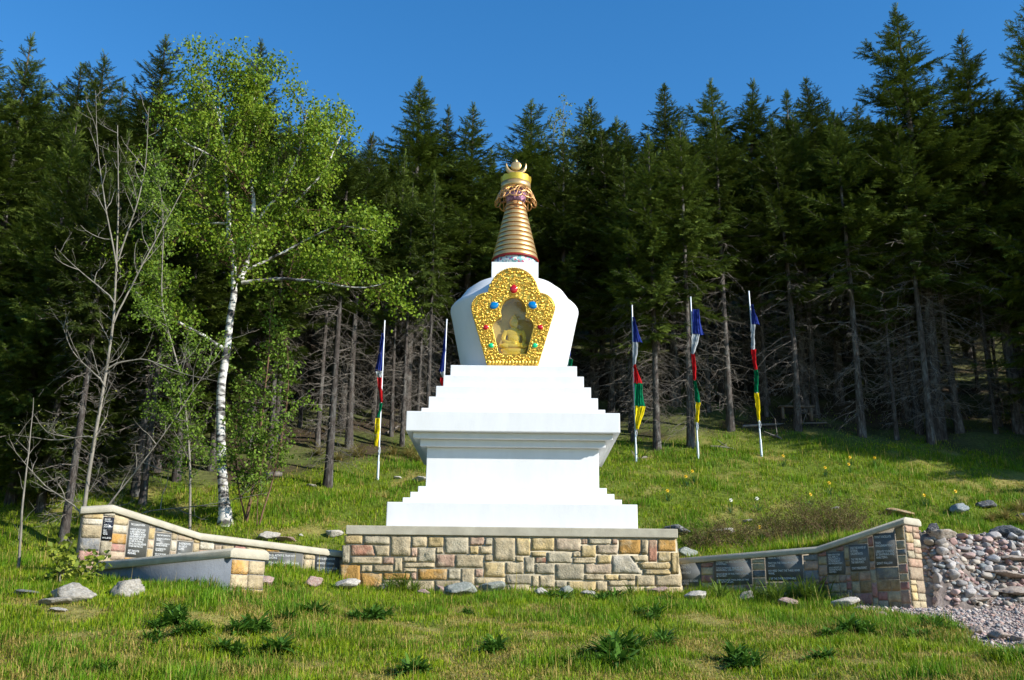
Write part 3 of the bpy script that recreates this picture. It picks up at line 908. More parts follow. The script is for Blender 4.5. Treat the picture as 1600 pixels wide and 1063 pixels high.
def zat(px, py, P): return float(at(px, py, P[1])[2])
def wing(root, pts, zb, palette, seed, plaques, thick, mcore):
    """pts: (x, y, ztop) along the face, from the viewer's left to right"""
    n = len(pts); nrms = []
    for i in range(n - 1):
        d = np.array(pts[i + 1][:2]) - np.array(pts[i][:2]); d /= np.linalg.norm(d); nrms.append(np.array([d[1], -d[0], 0.0]))
    for i in range(n - 1):
        p, q = pts[i], pts[i + 1]; nm = nrms[i]
        mb = MB(); b = -nm * thick
        P = lambda s, zz, o=np.zeros(3): np.array([s[0], s[1], zz]) + o
        p = (p[0] + nm[0] * .008, p[1] + nm[1] * .008, p[2]); q = (q[0] + nm[0] * .008, q[1] + nm[1] * .008, q[2])
        hexa(mb, [P(p, zb), P(q, zb), P(q, zb, b), P(p, zb, b), P(p, p[2] - .10), P(q, q[2] - .10), P(q, q[2] - .10, b), P(p, p[2] - .10, b)])
        mb.build('mortar_core', mcore, root)
        p, q = pts[i], pts[i + 1]
        L, ud = masonry_face(root, p[:2], q[:2], zb, p[2] - .10, q[2] - .10, nm, [pp[0] for pp in plaques.get(i, [])], palette, seed + i)
        for rect, lines, m, lab in plaques.get(i, []):
            make_plaque(root, p[:2], ud, nm, rect, lines, M[m], lab)
    return nrms

# ---- right wing: bends toward the viewer, its inner faces in shade
T1 = np.array([2.52, 16.02]); M1 = np.array([4.44, 14.84]); E1 = np.array([5.34, 13.80])
zT, zM1, zE = zat(1062, 873, T1), zat(1268, 854, M1), zat(1403, 808, E1)
rw = thing('memorial_wall', 'shaded stone wing wall with dark slogan plaques right of the terrace', 'wall', (4.5, 15.2, .2))
def u_of(px, p, q, py=880):
    """distance along p->q where the line of sight through px crosses it"""
    d = ray(px, py)[:2]; A = np.array([[q[0] - p[0], -d[0]], [q[1] - p[1], -d[1]]]); s = np.linalg.solve(A, -np.array(p))
    return float(s[0] * np.linalg.norm(np.array(q) - np.array(p)))
def prect(p, q, x0, y0, x1, y1):
    u0, u1 = u_of(x0, p, q, (y0 + y1) / 2), u_of(x1, p, q, (y0 + y1) / 2)
    xm = (x0 + x1) / 2; L = np.linalg.norm(np.array(q) - np.array(p)); P = np.array(p) + (np.array(q) - np.array(p)) * ((u0 + u1) / 2 / L)
    return (u0, u1, zat(xm, y1, P), zat(xm, y0, P))
R1 = ['OF THE TWO WITNESSES,', 'HOLD THE PRINCIPAL ONE.', '', 'ALWAYS MAINTAIN ONLY', 'A JOYFUL MIND.', '', 'ALL ACTIVITIES SHOULD BE DONE', 'WITH ONE INTENTION.']
R2 = ['CORRECT ALL WRONGS WITH ONE', 'INTENTION.', '', 'TWO ACTIVITIES: ONE AT THE', 'BEGINNING, ONE AT THE END.', '', 'WHICHEVER OF THE TWO OCCURS,', 'BE PATIENT.', '', 'OBSERVE THESE TWO, EVEN AT THE', 'RISK OF YOUR LIFE.']
R3 = ['TRAIN IN THE THREE DIFFICULTIES.', '', 'TAKE ON THE THREE PRINCIPAL', 'CAUSES.', '', 'PAY HEED THAT THE THREE NEVER', 'WANE.', '', 'KEEP THE THREE INSEPARABLE.']
R4 = ['TRAIN WITHOUT BIAS', 'IN ALL AREAS. IT IS', 'CRUCIAL ALWAYS TO', 'DO THIS PERVASIVELY', 'AND WHOLEHEARTEDLY.', '', 'ALWAYS MEDITATE ON', 'WHATEVER PROVOKES', 'RESENTMENT.']
R5 = ['DON\'T BE SWAYED BY', 'EXTERNAL', 'CIRCUMSTANCES.', '', 'THIS TIME, PRACTICE', 'THE MAIN POINTS.', '', 'DON\'T MISINTERPRET.']
R6 = ['DON\'T VACILLATE.', '', 'TRAIN', 'WHOLEHEARTEDLY.', '', 'LIBERATE YOURSELF', 'BY EXAMINING AND', 'ANALYZING.', '', 'DON\'T WALLOW.']
pts = [(*T1, zT), (*M1, zM1), (*E1, zE)]
plq = {0: [(prect(T1, M1, 1040, 877, 1096, 918), R1, 'plaque', None), (prect(T1, M1, 1115, 873, 1176, 915), R2, 'plaque', None), (prect(T1, M1, 1196, 866, 1256, 910), R3, 'plaque', None)],
       1: [(prect(M1, E1, 1293, 862, 1321, 899), R4, 'plaque', None), (prect(M1, E1, 1328, 850, 1359, 894), R5, 'plaque', None), (prect(M1, E1, 1366, 832, 1402, 887), R6, 'plaque', None)]}
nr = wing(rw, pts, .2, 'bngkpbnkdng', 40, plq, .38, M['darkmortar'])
th = .42
def offs(p, nrm, d): return (p[0] - nrm[0] * d, p[1] - nrm[1] * d)
nm_mid = nr[0] + nr[1]; nm_mid /= np.linalg.norm(nm_mid)
ov = np.array([nr[1][1] * -1, nr[1][0], 0]) * 0
dE = (E1 - M1) / np.linalg.norm(E1 - M1)
cpts = [(*offs(T1, nr[0], th / 2 - .02), zT), (*offs(M1, nm_mid, th / 2 - .02), zM1), (*(np.array(offs(E1, nr[1], th / 2 - .02)) + dE * .03), zE)]
sweep_cap(cpts, th + .06, .095, 'coping', rw, M['cap'])
# end face, in the sun
Eb = E1 - nr[1][:2] * .38
nE = np.array([dE[0], dE[1], 0])
masonry_face(rw, E1, Eb, .2, zE - .10, zE - .10, nE, [], 'yybbpkqpg', 77, mx=.30)

# ---- left wing: its inner faces in the sun
T2 = np.array([-2.60, 16.02]); M2 = np.array([-4.72, 15.18]); E2 = np.array([-5.62, 14.02]); F2 = np.array([-5.95, 13.86])
zT2, zM2, zE2, zF2 = zat(530, 862, T2), zat(310, 833, M2), zat(190, 789, E2), zat(150, 792, F2)
lw = thing('memorial_wall', 'sunlit stone wing wall with slogan plaques left of the terrace', 'wall', (-4.5, 15.2, .2))
L1 = ['IN ALL ACTIVITIES, TRAIN WITH', 'SLOGANS.', '', 'BEGIN THE SEQUENCE OF SENDING', 'AND TAKING WITH YOURSELF.', '', 'WHEN THE WORLD IS FILLED WITH', 'EVIL, TRANSFORM ALL MISHAPS INTO', 'THE PATH OF BODHI.']
L2 = ['DRIVE ALL BLAMES INTO ONE.', '', 'BE GRATEFUL TO EVERYONE.', '', 'SEEING CONFUSION AS THE FOUR', 'KAYAS IS UNSURPASSABLE', 'SHUNYATA PROTECTION.', '', 'FOUR PRACTICES ARE THE BEST', 'OF METHODS.']
L3 = ['POINT TWO BODHICITTA', '', 'REGARD ALL DHARMAS AS', 'DREAMS.', '', 'EXAMINE THE NATURE OF', 'UNBORN AWARENESS.', '', 'SELF-LIBERATE EVEN', 'THE ANTIDOTE.', '', 'REST IN THE NATURE', 'OF ALAYA.']
L4 = ['THE SLOGANS OF ATISHA', '', 'IN EIGHTH CENTURY INDIA,', 'A GREAT MASTER TAUGHT', 'THE TRAINING OF THE MIND', 'IN SEVEN POINTS AND FIFTY', 'NINE SLOGANS. THEY ARE', 'SET HERE ON THE WALLS', 'FOR ALL WHO WALK AROUND', 'TO READ AND PRACTICE.', '', 'FIRST, TRAIN IN THE', 'PRELIMINARIES.']
L0 = ['DEDICATED', 'TO ALL BEINGS', '*', 'STUPA OF', 'ENLIGHTENMENT', '*', 'PEACE', 'HEALTH', 'WISDOM', '', 'MAY ALL BE WELL']
L5 = ['IN POSTMEDITATION,', 'BE A CHILD OF', 'ILLUSION.', '', 'SENDING AND TAKING', 'SHOULD BE PRACTICED', 'ALTERNATELY.']
pts = [(*F2, zF2), (*E2, zE2), (*M2, zM2), (*T2, zT2)]
plq = {0: [(prect(F2, E2, 159, 807, 178, 846), L0, 'plaqueblack', 'small black plaque')],
       1: [(prect(E2, M2, 197, 814, 231, 872), L4, 'plaque', None), (prect(E2, M2, 239, 832, 266, 874), L3, 'plaque', None), (prect(E2, M2, 274, 845, 300, 880), L5, 'plaque', None)],
       2: [(prect(M2, T2, 413, 863, 473, 905), L1, 'plaque', None), (prect(M2, T2, 491, 868, 530, 912), L2, 'plaque', None)]}
nl = wing(lw, pts, .35, 'bygopbwkqd', 90, plq, .38, M['darkmortar'])
m01 = nl[0] + nl[1]; m01 /= np.linalg.norm(m01); m12 = nl[1] + nl[2]; m12 /= np.linalg.norm(m12)
dF = (F2 - E2) / np.linalg.norm(F2 - E2)
cpts = [(*(np.array(offs(F2, nl[0], th / 2 - .02)) + dF * .04), zF2), (*offs(E2, m01, th / 2 - .02), zE2), (*offs(M2, m12, th / 2 - .02), zM2), (*offs(T2, nl[2], th / 2 - .02), zT2)]
sweep_cap(cpts, th + .06, .105, 'coping', lw, M['cap'])

# ---- low wall in front of it: rendered grey flank in shade, stone end in sun
A0 = at(362, 868, 12.0); P_ = np.array([A0[0], 12.0])
sd_ = np.array([-.80, .60]); ed = np.array([.60, .80])
Lw = 2.86; tk = .50
zP, zQ = zat(362, 856, P_), zat(150, 878, P_ + sd_ * Lw)
lo = thing('low_wall', 'low grey rendered wall with concrete coping and stone end beside left plaques', 'wall', (P_[0], P_[1], .1))
Q_ = P_ + sd_ * Lw
mb = MB()
hexa(mb, [[*P_, .0], [*(P_ + ed * tk), .0], [*(Q_ + ed * tk), .1], [*Q_, .1], [*P_, zP - .11], [*(P_ + ed * tk), zP - .11], [*(Q_ + ed * tk), zQ - .11], [*Q_, zQ - .11]])
mb.build('rendered_wall', M['concrete'], lo)
c0_, c1_ = P_ + ed * tk / 2 - sd_ * .03, Q_ + ed * tk / 2
sweep_cap([(*c0_, zP), (*c1_, zQ)], tk + .08, .115, 'coping', lo, M['cap'])
masonry_face(lo, P_ + ed * .005, P_ + ed * (tk - .005), .15, zP - .12, zP - .12, np.array([.8, -.6, 0]), [], 'ooyb', 123, mx=.34)
# ================================================================= flagpoles with limp banners
def flagpole(px_b, py_b, px_t, py_t, prof, label, Yfix=None, name='flagpole'):
    B = gat(px_b, py_b) if Yfix is None else pt(float(at(px_b, py_b, Yfix)[0]), Yfix)
    Tp = at(px_t, py_t, B[1])
    H = Tp[2] - B[2]
    root = thing(name, label, 'flagpole', B, 'flagpoles on the grassy slope')
    ax = (Tp - B) / H
    mb = MB(); tube(mb, [B - ax * .1, B + ax * H], [.026, .022], 10); mb.build('pole', M['steel'], root, smooth=True)
    mb = MB(); tube(mb, [B - ax * .1, B + ax * .52], .037, 10); mb.build('sleeve', M['sleeve'], root, smooth=True)
    mb = MB(); ellipsoid(mb, B + ax * (H + .01), (.03, .03, .02), 8, 6); mb.build('finial', M['steel'], root, smooth=True)
    r = np.random.default_rng(int(px_b))
    # cords at the foot of the banner
    mb = MB(); zc = prof[-1][1]
    for q in range(2):
        s = [B + ax * (H * zc) + np.array([.03, -.03, 0]), B + ax * (H * zc - .12) + np.array([.05 - .06 * q, -.04, 0]), B + ax * (H * zc - .22) + np.array([.03, -.03, 0])]
        tube(mb, s, .006, 4)
    mb.build('tie_cord', M['steel'], root)
    # prof: (colour, bottom fraction of pole height, left width, right width)
    top = prof[0][1]
    ph = r.uniform(0, 6)
    for row, nxt in zip(prof[:-1], prof[1:]):
        c, f0, wl_, wr_ = row[:4]; f1 = nxt[1]; wl2, wr2 = row[4:6] if len(row) > 4 else nxt[2:4]
        nu, nv = 15, 9
        U, Vg = np.meshgrid(np.linspace(0, 1, nu), np.linspace(0, 1, nv))
        f = f0 + (f1 - f0) * Vg
        wl_m = wl_ + (wl2 - wl_) * Vg ** 1.3; wr_m = wr_ + (wr2 - wr_) * Vg ** 1.3
        xx = -wl_m + (wl_m + wr_m) * U
        fold = .06 * np.sin(U * 11 + ph + Vg * 2.2) + .03 * np.sin(U * 19 + Vg * 5 + ph)
        xx = xx + .014 * np.sin(f * H * 7 + ph) * U + .006 * np.sin(f * H * 23)
        dz = -.05 * np.abs(xx) + .02 * np.sin(U * 7 + ph) * (Vg > .9)
        P = B[None, None] + ax[None, None] * (f * H)[..., None]
        P = P + np.stack([xx, -.035 - np.abs(fold), dz], -1)
        i, j_ = np.meshgrid(np.arange(nv - 1), np.arange(nu - 1), indexing='ij')
        Fq = np.stack([i * nu + j_, i * nu + j_ + 1, (i + 1) * nu + j_ + 1, (i + 1) * nu + j_], -1).reshape(-1, 4)
        MB().add(P.reshape(-1, 3), Fq).build(c + '_panel', M['cloth_' + c], root, smooth=True)
    return root
# (colour, height fraction at panel top, cloth to the left, cloth to the right); the last row ends the banner
flagpole(994, 722, 987.5, 478, [('blue', .92, .0, .05, 0, .30), ('white', .755, .03, .14, .01, .06), ('red', .61, .01, .07, .01, .24), ('green', .49, 0, .24, 0, .30), ('yellow', .345, 0, .30, 0, .10), ('end', .20, 0, .05)],
         'flagpole nearest the stupa on its right, red green and yellow banner hanging out')
flagpole(1091, 717, 1079, 465, [('blue', .92, -.02, .22, .0, .36), ('white', .76, .04, .20, .07, .03), ('red', .635, .08, .05), ('green', .47, .05, .05), ('yellow', .335, .02, .14), ('end', .215, .04, .04)],
         'middle flagpole right of the stupa with dark blue banner top spread wide')
flagpole(1190, 713, 1170, 456, [('blue', .915, -.01, .10, 0, .24), ('white', .79, .05, .10, .09, .02), ('red', .635, .10, .05), ('green', .51, .04, .07), ('yellow', .37, .10, .05), ('end', .205, .06, .04)],
         'rightmost flagpole with bright blue banner top and long yellow end')
flagpole(590, 750, 601, 502, [('blue', .915, .05, .0, .22, 0), ('white', .67, .18, 0, .10, 0), ('red', .63, .12, .01), ('green', .47, .01, .05), ('yellow', .375, .12, 0), ('end', .20, .14, 0)],
         'leftmost flagpole, left of the stupa, banner sagging to the left')
flagpole(689, 690, 698, 500, [('blue', .93, .03, .0, .16, 0), ('white', .64, .11, 0, .06, 0), ('red', .60, .10, .01), ('green', .5, .05, .02), ('yellow', .36, .12, 0), ('end', .20, .05, 0)],
         'flagpole partly hidden behind the left side of the stupa vase', Yfix=29.0)
flagpole(893, 690, 887, 520, [('blue', .90, .0, .06), ('white', .80, .0, .05), ('green', .78, .0, .12), ('green', .66, .02, .1), ('yellow', .36, .02, .12), ('end', .22, 0, .04)],
         'flagpole with green cloth peeping out behind the right side of the vase', Yfix=30.0)

# ================================================================= trees
def spray_template(r, n=8):
    V = []; Fc = []
    for i in range(n):
        t = i / n
        for s in (-1, 1):
            w = .065; l = .27 * (1 - .45 * t) * r.uniform(.75, 1.2)
            b = len(V); zt = r.uniform(-.10, .10)
            V += [[t, 0, 0], [t + w * 1.7, s * .012, 0], [t + .20 + r.uniform(-.05, .05), s * l, zt]]
            Fc.append([b, b + 1, b + 2])
    b = len(V); V += [[.75, -.05, 0], [.75, .05, .0], [1.12, 0, 0.02]]; Fc.append([b, b + 1, b + 2])
    b = len(V); V += [[0, 0, .035], [0, 0, -.035], [.95, 0, 0]]; Fc.append([b, b + 1, b + 2])
    return np.array(V), np.array(Fc)
SPR = [spray_template(np.random.default_rng(i)) for i in range(3)]

def norm(v): return v / (np.linalg.norm(v, axis=-1, keepdims=True) + 1e-9)

def spruce_proto(seed, H, bf, Rm, name='spruce_tree', dens=1.0, twigs=1.0, cols=((.038, .068, .012), (.130, .165, .022)), mneedle='needles', ragged=.35, spread=1.0):
    r = np.random.default_rng(seed)
    root = thing(name, 'spruce', 'tree', (0, 0, 0))
    bend = r.normal(0, .10, 2)
    nseg = 12; zz = np.linspace(-.3, H, nseg)
    trx = bend[0] * np.sin(zz / H * 3.0 + seed) ; tryy = bend[1] * np.sin(zz / H * 2.4 + seed * 2)
    trx -= np.interp(0, zz, trx); tryy -= np.interp(0, zz, tryy)
    rt = .0085 * H + .02
    rad_ = rt * (1 - np.clip(zz, 0, H) / H) ** .85 + .012; rad_[0] *= 1.35; rad_[1] *= 1.05
    mb = MB(); tube(mb, np.stack([trx, tryy, zz], -1), rad_, 9); mb.build('trunk', M['bark'], root, smooth=True)
    tp = lambda h: np.array([np.interp(h, zz, trx), np.interp(h, zz, tryy), h])
    zb = bf * H
    pos, fw, ln, lt = [], [], [], []
    bA, bB, bR = [], [], []
    h = zb; gapaz = r.uniform(0, 6.28)
    while h < H * .985:
        t = (h - zb) / (H - zb)
        L = Rm * 1.06 * ((1 - t) ** .86) * min(1, .45 + 2.2 * t) * (1 + ragged * .5 * math.sin(h * 2.3 + seed) + ragged * .35 * math.sin(h * 5.1 + 2 * seed))
        nb = int(r.integers(4, 7))
        a0 = r.uniform(0, 6.28)
        for b in range(nb):
            a = a0 + b * 2 * math.pi / nb + r.normal(0, .25)
            Lb = max(.14, L * r.uniform(1 - ragged, 1 + ragged * .55) * (1 + .22 * math.sin(a * 2 + h * .9 + seed)))
            if r.random() < .07 + .12 * ragged: continue
            el = R_(-16 + 62 * t ** 1.6 + r.normal(0, 7))
            d = np.array([math.cos(a) * math.cos(el), math.sin(a) * math.cos(el), math.sin(el)])
            p0 = tp(h + r.uniform(-.12, .12))
            m_ = 6; s = np.linspace(0, 1, m_)
            P = p0 + d * (s * Lb)[:, None] + np.array([0, 0, 1.0]) * ((-.30 * s * (1 - s) * (1 - t) + .10 * s ** 3) * Lb)[:, None]
            for q in range(0, m_ - 1, 1 if Lb > 1 else 2):
                e = min(q + (1 if Lb > 1 else 2), m_ - 1)
                bA.append(P[q]); bB.append(P[e]); bR.append(.018 * Lb ** .6 * (1 - s[q] * .8))
            ns = max(6, int(Lb / .037 * dens))
            sv = np.sort(r.uniform(.06 if Lb > .8 else 0.0, 1.0, ns))
            for q, sq in enumerate(sv):
                pp = np.array([np.interp(sq, s, P[:, 0]), np.interp(sq, s, P[:, 1]), np.interp(sq, s, P[:, 2])])
                tg = d + np.array([0, 0, .25 * (sq - .4)])
                lat = np.array([-d[1], d[0], 0]); lat /= np.linalg.norm(lat) + 1e-6
                side = 1 if q % 2 else -1
                ang = r.uniform(.45, 1.05)
                f = tg * math.cos(ang) + lat * side * math.sin(ang) + np.array([0, 0, r.normal(-.10, .26)])
                pos.append(pp); fw.append(f); lt.append(lat * side)
                ln.append((.50 + .5 * min(1, (1 - t) * 3.5)) * min(.48, (.18 + .42 * Lb * .34 * (1 - sq) + .04) * r.uniform(.8, 1.3)))
            pos.append(P[-1] - d * .1); fw.append(d + np.array([0, 0, .15])); lt.append(np.array([-d[1], d[0], 0])); ln.append(.16 + .14 * min(1, (1 - t) * 3))
        h += (.22 + .13 * (1 - t)) * r.uniform(.7, 1.3)
    for q in range(8):
        a = r.uniform(0, 6.28); pos.append(tp(H - r.uniform(.0, .35))); fw.append(np.array([.35 * math.cos(a), .35 * math.sin(a), 1])); lt.append(np.array([math.cos(a + 1), math.sin(a + 1), 0.])); ln.append(.25)
    pos = np.array(pos); fw = norm(np.array(fw)); ln = np.array(ln); lt = np.array(lt)
    up = norm(np.cross(fw, lt) + r.normal(0, .25, fw.shape)); sd_ = norm(np.cross(up, fw)); up = np.cross(fw, sd_)
    up *= np.sign(up[:, 2:3] + 1e-6)
    mb = MB(); idx = r.integers(0, len(SPR), len(pos))
    c0, c1 = np.array(cols[0]), np.array(cols[1])
    for k, (TV, TF) in enumerate(SPR):
        w = np.where(idx == k)[0]
        if not len(w): continue
        Bm = np.stack([fw[w], sd_[w], up[w]], 1) * ln[w][:, None, None]
        V = np.einsum('tk,nkd->ntd', TV, Bm) + pos[w][:, None]
        Fc = (np.arange(len(w)) * len(TV))[:, None, None] + TF[None]
        br = r.random(len(w))[:, None, None]; tip = TV[:, 0].clip(0, 1)[None, :, None]
        mixf = np.clip(.15 + .5 * br + .30 * (tip - .5), 0, 1)
        cv = c0 * (1 - mixf) + c1 * mixf
        mb.add(V.reshape(-1, 3), Fc.reshape(-1, 3), cv.reshape(-1, 3))
    mb.build('crown', M[mneedle], root)['kind'] = 'stuff'
    mb = MB(); sticks(mb, bA, bB, bR, np.array(bR) * .6); mb.build('branches', M['bark'], root)['kind'] = 'stuff'
    # bare dead branches below and inside the crown
    A, B_, ra = [], [], []
    hh = max(.9, .04 * H)
    while hh < zb + .25 * (H - zb):
        for b in range(int(r.integers(2, 5))):
            if r.random() > twigs: continue
            a = r.uniform(0, 6.28); L = r.uniform(.5, 1.7) * (Rm / 2.2) * (1.0 if hh > 1.6 else .7); el = r.uniform(-.45, .2)
            d = np.array([math.cos(a) * math.cos(el), math.sin(a) * math.cos(el), math.sin(el)])
            p = tp(hh); prev = p
            sub = 4
            for q in range(1, sub + 1):
                s = q / sub
                nx_ = p + d * L * s + np.array([0, 0, -.28 * s * s * L + r.normal(0, .03)]) + np.append(r.normal(0, .03, 2), 0)
                A.append(prev); B_.append(nx_); ra.append(.012 * (1.15 - s) + .003)
                for _ in range(int(r.integers(1, 4))):
                    dd = norm(d + r.normal(0, .7, 3)) * r.uniform(.12, .5) * (1.2 - s * .5)
                    A.append(nx_); B_.append(nx_ + dd + np.array([0, 0, -.06])); ra.append(.0055)
                prev = nx_
        hh += r.uniform(.12, .32)
    mb = MB(); sticks(mb, A, B_, ra, np.array(ra) * .45); mb.build('dead_branches', M['twig'], root)['kind'] = 'stuff'
    root['H'] = H
    return root

PROTO = [
    spruce_proto(11, 14.0, .34, 2.7),
    spruce_proto(12, 13.0, .26, 2.4, ragged=.45),
    spruce_proto(13, 14.0, .44, 2.6, ragged=.4),
    spruce_proto(14, 12.0, .16, 2.7, ragged=.3, twigs=.8),
    spruce_proto(15, 13.0, .07, 3.3, ragged=.3, dens=1.0, twigs=.3),
    spruce_proto(16, 12.5, .52, 2.1, ragged=.5, twigs=1.0),
]
DEAD = spruce_proto(21, 11.0, .35, 1.5, name='dead_spruce', dens=.7, cols=((.09, .055, .035), (.20, .125, .085)), mneedle='brown_needles', ragged=.5)
PH = [14.0, 13.0, 14.0, 12.0, 13.0, 12.5]
for p in PROTO + [DEAD]:
    del p['H']
used = set()
tree_xy = []
def place(k, X, Yp, H, label, group=None, rz=None, wid=1.0, proto=None):
    src = PROTO[k] if proto is None else proto
    h0 = PH[k] if proto is None else 11.0
    s = H / h0
    loc = pt(X, Yp, -.02)
    rz = rz if rz is not None else random.uniform(0, 6.28)
    sc = (s * wid, s * wid, s)
    key = src.name
    if key not in used:
        used.add(key); o = src; o.location = loc; o.rotation_euler = (0, 0, rz); o.scale = sc
        o['label'] = label
        if group: o['group'] = group
        elif 'group' in o: del o['group']
    else:
        o = dup(src, loc, rz, sc, label)
        if group: o['group'] = group
        elif 'group' in o: del o['group']
    tree_xy.append((X, Yp))
    return o
random.seed(5)
G_SKY, G_FR, G_BK = 'tall spruces whose tops make the skyline', 'spruces with bare lower trunks along the forest edge', 'spruces deep in the forest'
# skyline trees: px of the top, distance, prototype, width factor
SKY = [(6, 44, 25, 4, 1.0, 'bushy spruce at the far left edge with foliage almost to the ground'),
       (64, 64, 27, 4, .9, 'second tall bushy spruce from the left edge of the picture'),
       (120, 98, 30, 3, 1.0, 'dark spruce behind the bare grey sapling crown at left'),
       (166, 80, 29, 3, 1.0, 'spruce with ragged flat top left of the pointed one'),
       (250, 55, 29, 3, .95, 'pointed spruce just left of the birch crown'),
       (402, 62, 31, 1, .9, 'spruce top showing through behind the birch crown'),
       (470, 190, 29, 1, .9, 'spruce half hidden behind right side of the birch'),
       (655, 122, 31, 0, 1.1, 'tall cone shaped spruce left of the spire'),
       (736, 160, 32, 1, 1.1, 'narrow ragged spruce just left of the spire tip'),
       (820, 158, 34, 3, 1.25, 'broad round topped spruce right behind the golden spire'),
       (922, 150, 35, 2, 1.1, 'dark topped spruce behind and right of the spire'),
       (960, 188, 34, 0, 1.0, 'lower spruce between two taller ones right of spire'),
       (1038, 138, 33, 1, 1.1, 'slim spruce rising above the nearest right flagpole'),
       (1106, 128, 34, 0, 1.1, 'dense spruce above the middle right flagpole'),
       (1165, 134, 34, 2, 1.05, 'spruce above the rightmost flagpole'),
       (1222, 148, 33, 1, 1.0, 'spruce right of the rightmost flagpole, shorter of the pair'),
       (1268, 118, 34, 2, 1.0, 'dark pointed spruce left of the tallest spruce'),
       (1392, 14, 30, 0, 1.12, 'tallest spruce on the right reaching almost to the top edge'),
       (1512, 58, 31, 1, 1.1, 'spruce with spiky top right of the tallest one'),
       (1592, 0, 29, 4, .8, 'dark spruce cut by the right edge of the picture')]
for px, py, Yp, k, wd_, lab in SKY:
    Yp += 2.5
    P = at(px, py, Yp)
    place(k, float(P[0]), Yp, float(P[2] - ground(P[0], Yp)), lab, G_SKY, wid=wd_ * 1.18)
P = at(572, 212, 35)
place(0, float(P[0]), 35, float(P[2] - ground(P[0], 35)), 'dead brown spruce top right of the birch crown', None, proto=DEAD, wid=1.1)
# trunks at the forest edge, by where they meet the ground
EDGE = [(512, 762, 10.5, 5, 'slim grey trunk standing alone on the grass left of the flagpole'), (545, 700, 11, 2, 'dark trunk behind the lone grey trunk'), (655, 645, 11.5, 5, 'pale broken barked trunk left of the vase'),
        (676, 640, 12, 2, 'trunk beside the flagpole left of the vase'), (955, 645, 11.5, 2, 'trunk just right of the vase'), (1027, 702, 11, 0, 'mossy trunk between the first two right flagpoles'),
        (1080, 700, 11.5, 2, 'trunk right behind the middle flagpole'), (1142, 672, 11.5, 5, 'straight trunk between middle and rightmost flagpoles'), (1247, 672, 11.5, 2, 'shaded trunk right of the rightmost flagpole'),
        (1275, 652, 12, 5, 'thin shaded trunk further right of the flagpoles'), (1347, 682, 12, 2, 'bluish curved trunk in the shade under the tall spruce'), (1437, 678, 12, 5, 'slender leaning trunk, left of a pair at right'),
        (1456, 693, 11.5, 5, 'pale leaning trunk at the front of the shaded right forest'), (1500, 676, 12.5, 2, 'thick dark trunk in the shaded right forest'), (1560, 665, 12, 0, 'trunk at far right in deep shade'),
        (275, 752, 10, 1, 'trunk behind the left wing wall coping'), (210, 775, 9.5, 5, 'grey trunk directly behind the left wing wall'), (222, 790, 8.5, 5, 'thin trunk behind the left end of wall'),
        (62, 800, 9.5, 4, 'mid grey trunk near left edge'), (98, 850, 9.0, 5, 'trunk close behind the bare grey tree'), (160, 760, 9, 4, 'spruce with low green boughs behind the bare grey tree'),
        (330, 735, 10, 3, 'spruce with low green boughs just left of birch trunk'), (420, 715, 10, 1, 'spruce behind the birch sapling foliage'), (15, 790, 11, 4, 'bushy spruce with boughs to the ground at left edge'), (120, 748, 10.5, 4, 'bushy spruce with low boughs right of the leftmost spruces'), (245, 738, 9, 4, 'shorter bushy spruce between the bare tree and birch')]
for px, py, H, k, lab in EDGE:
    P = gat(px, py)
    place(k, float(P[0]), float(P[1]), H, lab, G_FR)
# the forest behind, up the hill
rows = []
Yp = 34.0
while Yp < 66:
    hw_ = Yp * .56 + 3
    X = -hw_ + random.uniform(0, 2)
    while X < hw_:
        rows.append((X + random.uniform(-.8, .8), Yp + random.uniform(-1, 1))); X += 2.3 + .016 * Yp
    Yp += 2.3 + .03 * Yp
def where(X, Yp):
    c = X / Yp
    names = ['behind the leftmost bushy spruces', 'behind the bare grey tree', 'behind the birch', 'behind the leftmost flagpole', 'left of the vase', 'behind the golden spire', 'right of the vase',
             'behind the nearest right flagpole', 'behind the middle right flagpole', 'behind the rightmost flagpole', 'left of the tallest spruce', 'behind the tallest spruce', 'behind the thick dark trunk', 'at the right edge']
    return names[int(np.searchsorted([-.42, -.34, -.22, -.11, -.05, .04, .10, .16, .22, .28, .34, .42, .47], c))]
def deep_label(X, Yp):
    return ('spruce in the first dark rows ' if Yp < 38 else 'spruce in the middle of the forest ' if Yp < 48 else 'spruce far up the hill ') + where(X, Yp)
for X, Yp in rows:
    if any((X - a) ** 2 + (Yp - b) ** 2 < 1.5 ** 2 for a, b in tree_xy): continue
    pxx = X / Yp
    tl = np.interp(pxx, [-.55, -.35, -.1, 0, .15, .3, .45, .55], [.62, .60, .49, .525, .55, .56, .63, .68])
    H = min(13.5, tl * Yp - float(ground(X, Yp))) * random.uniform(.86, 1.0)
    if H < 5: H = 5 + random.random() * 2
    if Yp > 36 and random.random() < .1: continue
    place(random.choice([0, 1, 1, 3, 0, 2]), X, Yp, H, deep_label(X, Yp), G_BK, wid=random.uniform(1.1, 1.4))
# slender close-grown trunks just inside the forest edge
for q in range(92):
    Yp = random.uniform(31.5, 42); X = random.uniform(-.5, .53) * Yp
    if q >= 64: Yp = random.uniform(29.8, 34); X = random.uniform(-9.5, -2.2)
    if any((X - a) ** 2 + (Yp - b) ** 2 < .8 ** 2 for a, b in tree_xy): continue
    place(random.choice([5, 5, 2]), X, Yp, random.uniform(8, 10.5), 'slender bare trunked spruce just inside the forest edge, ' + where(X, Yp), 'slender spruces just inside the forest', wid=random.uniform(.6, .85))
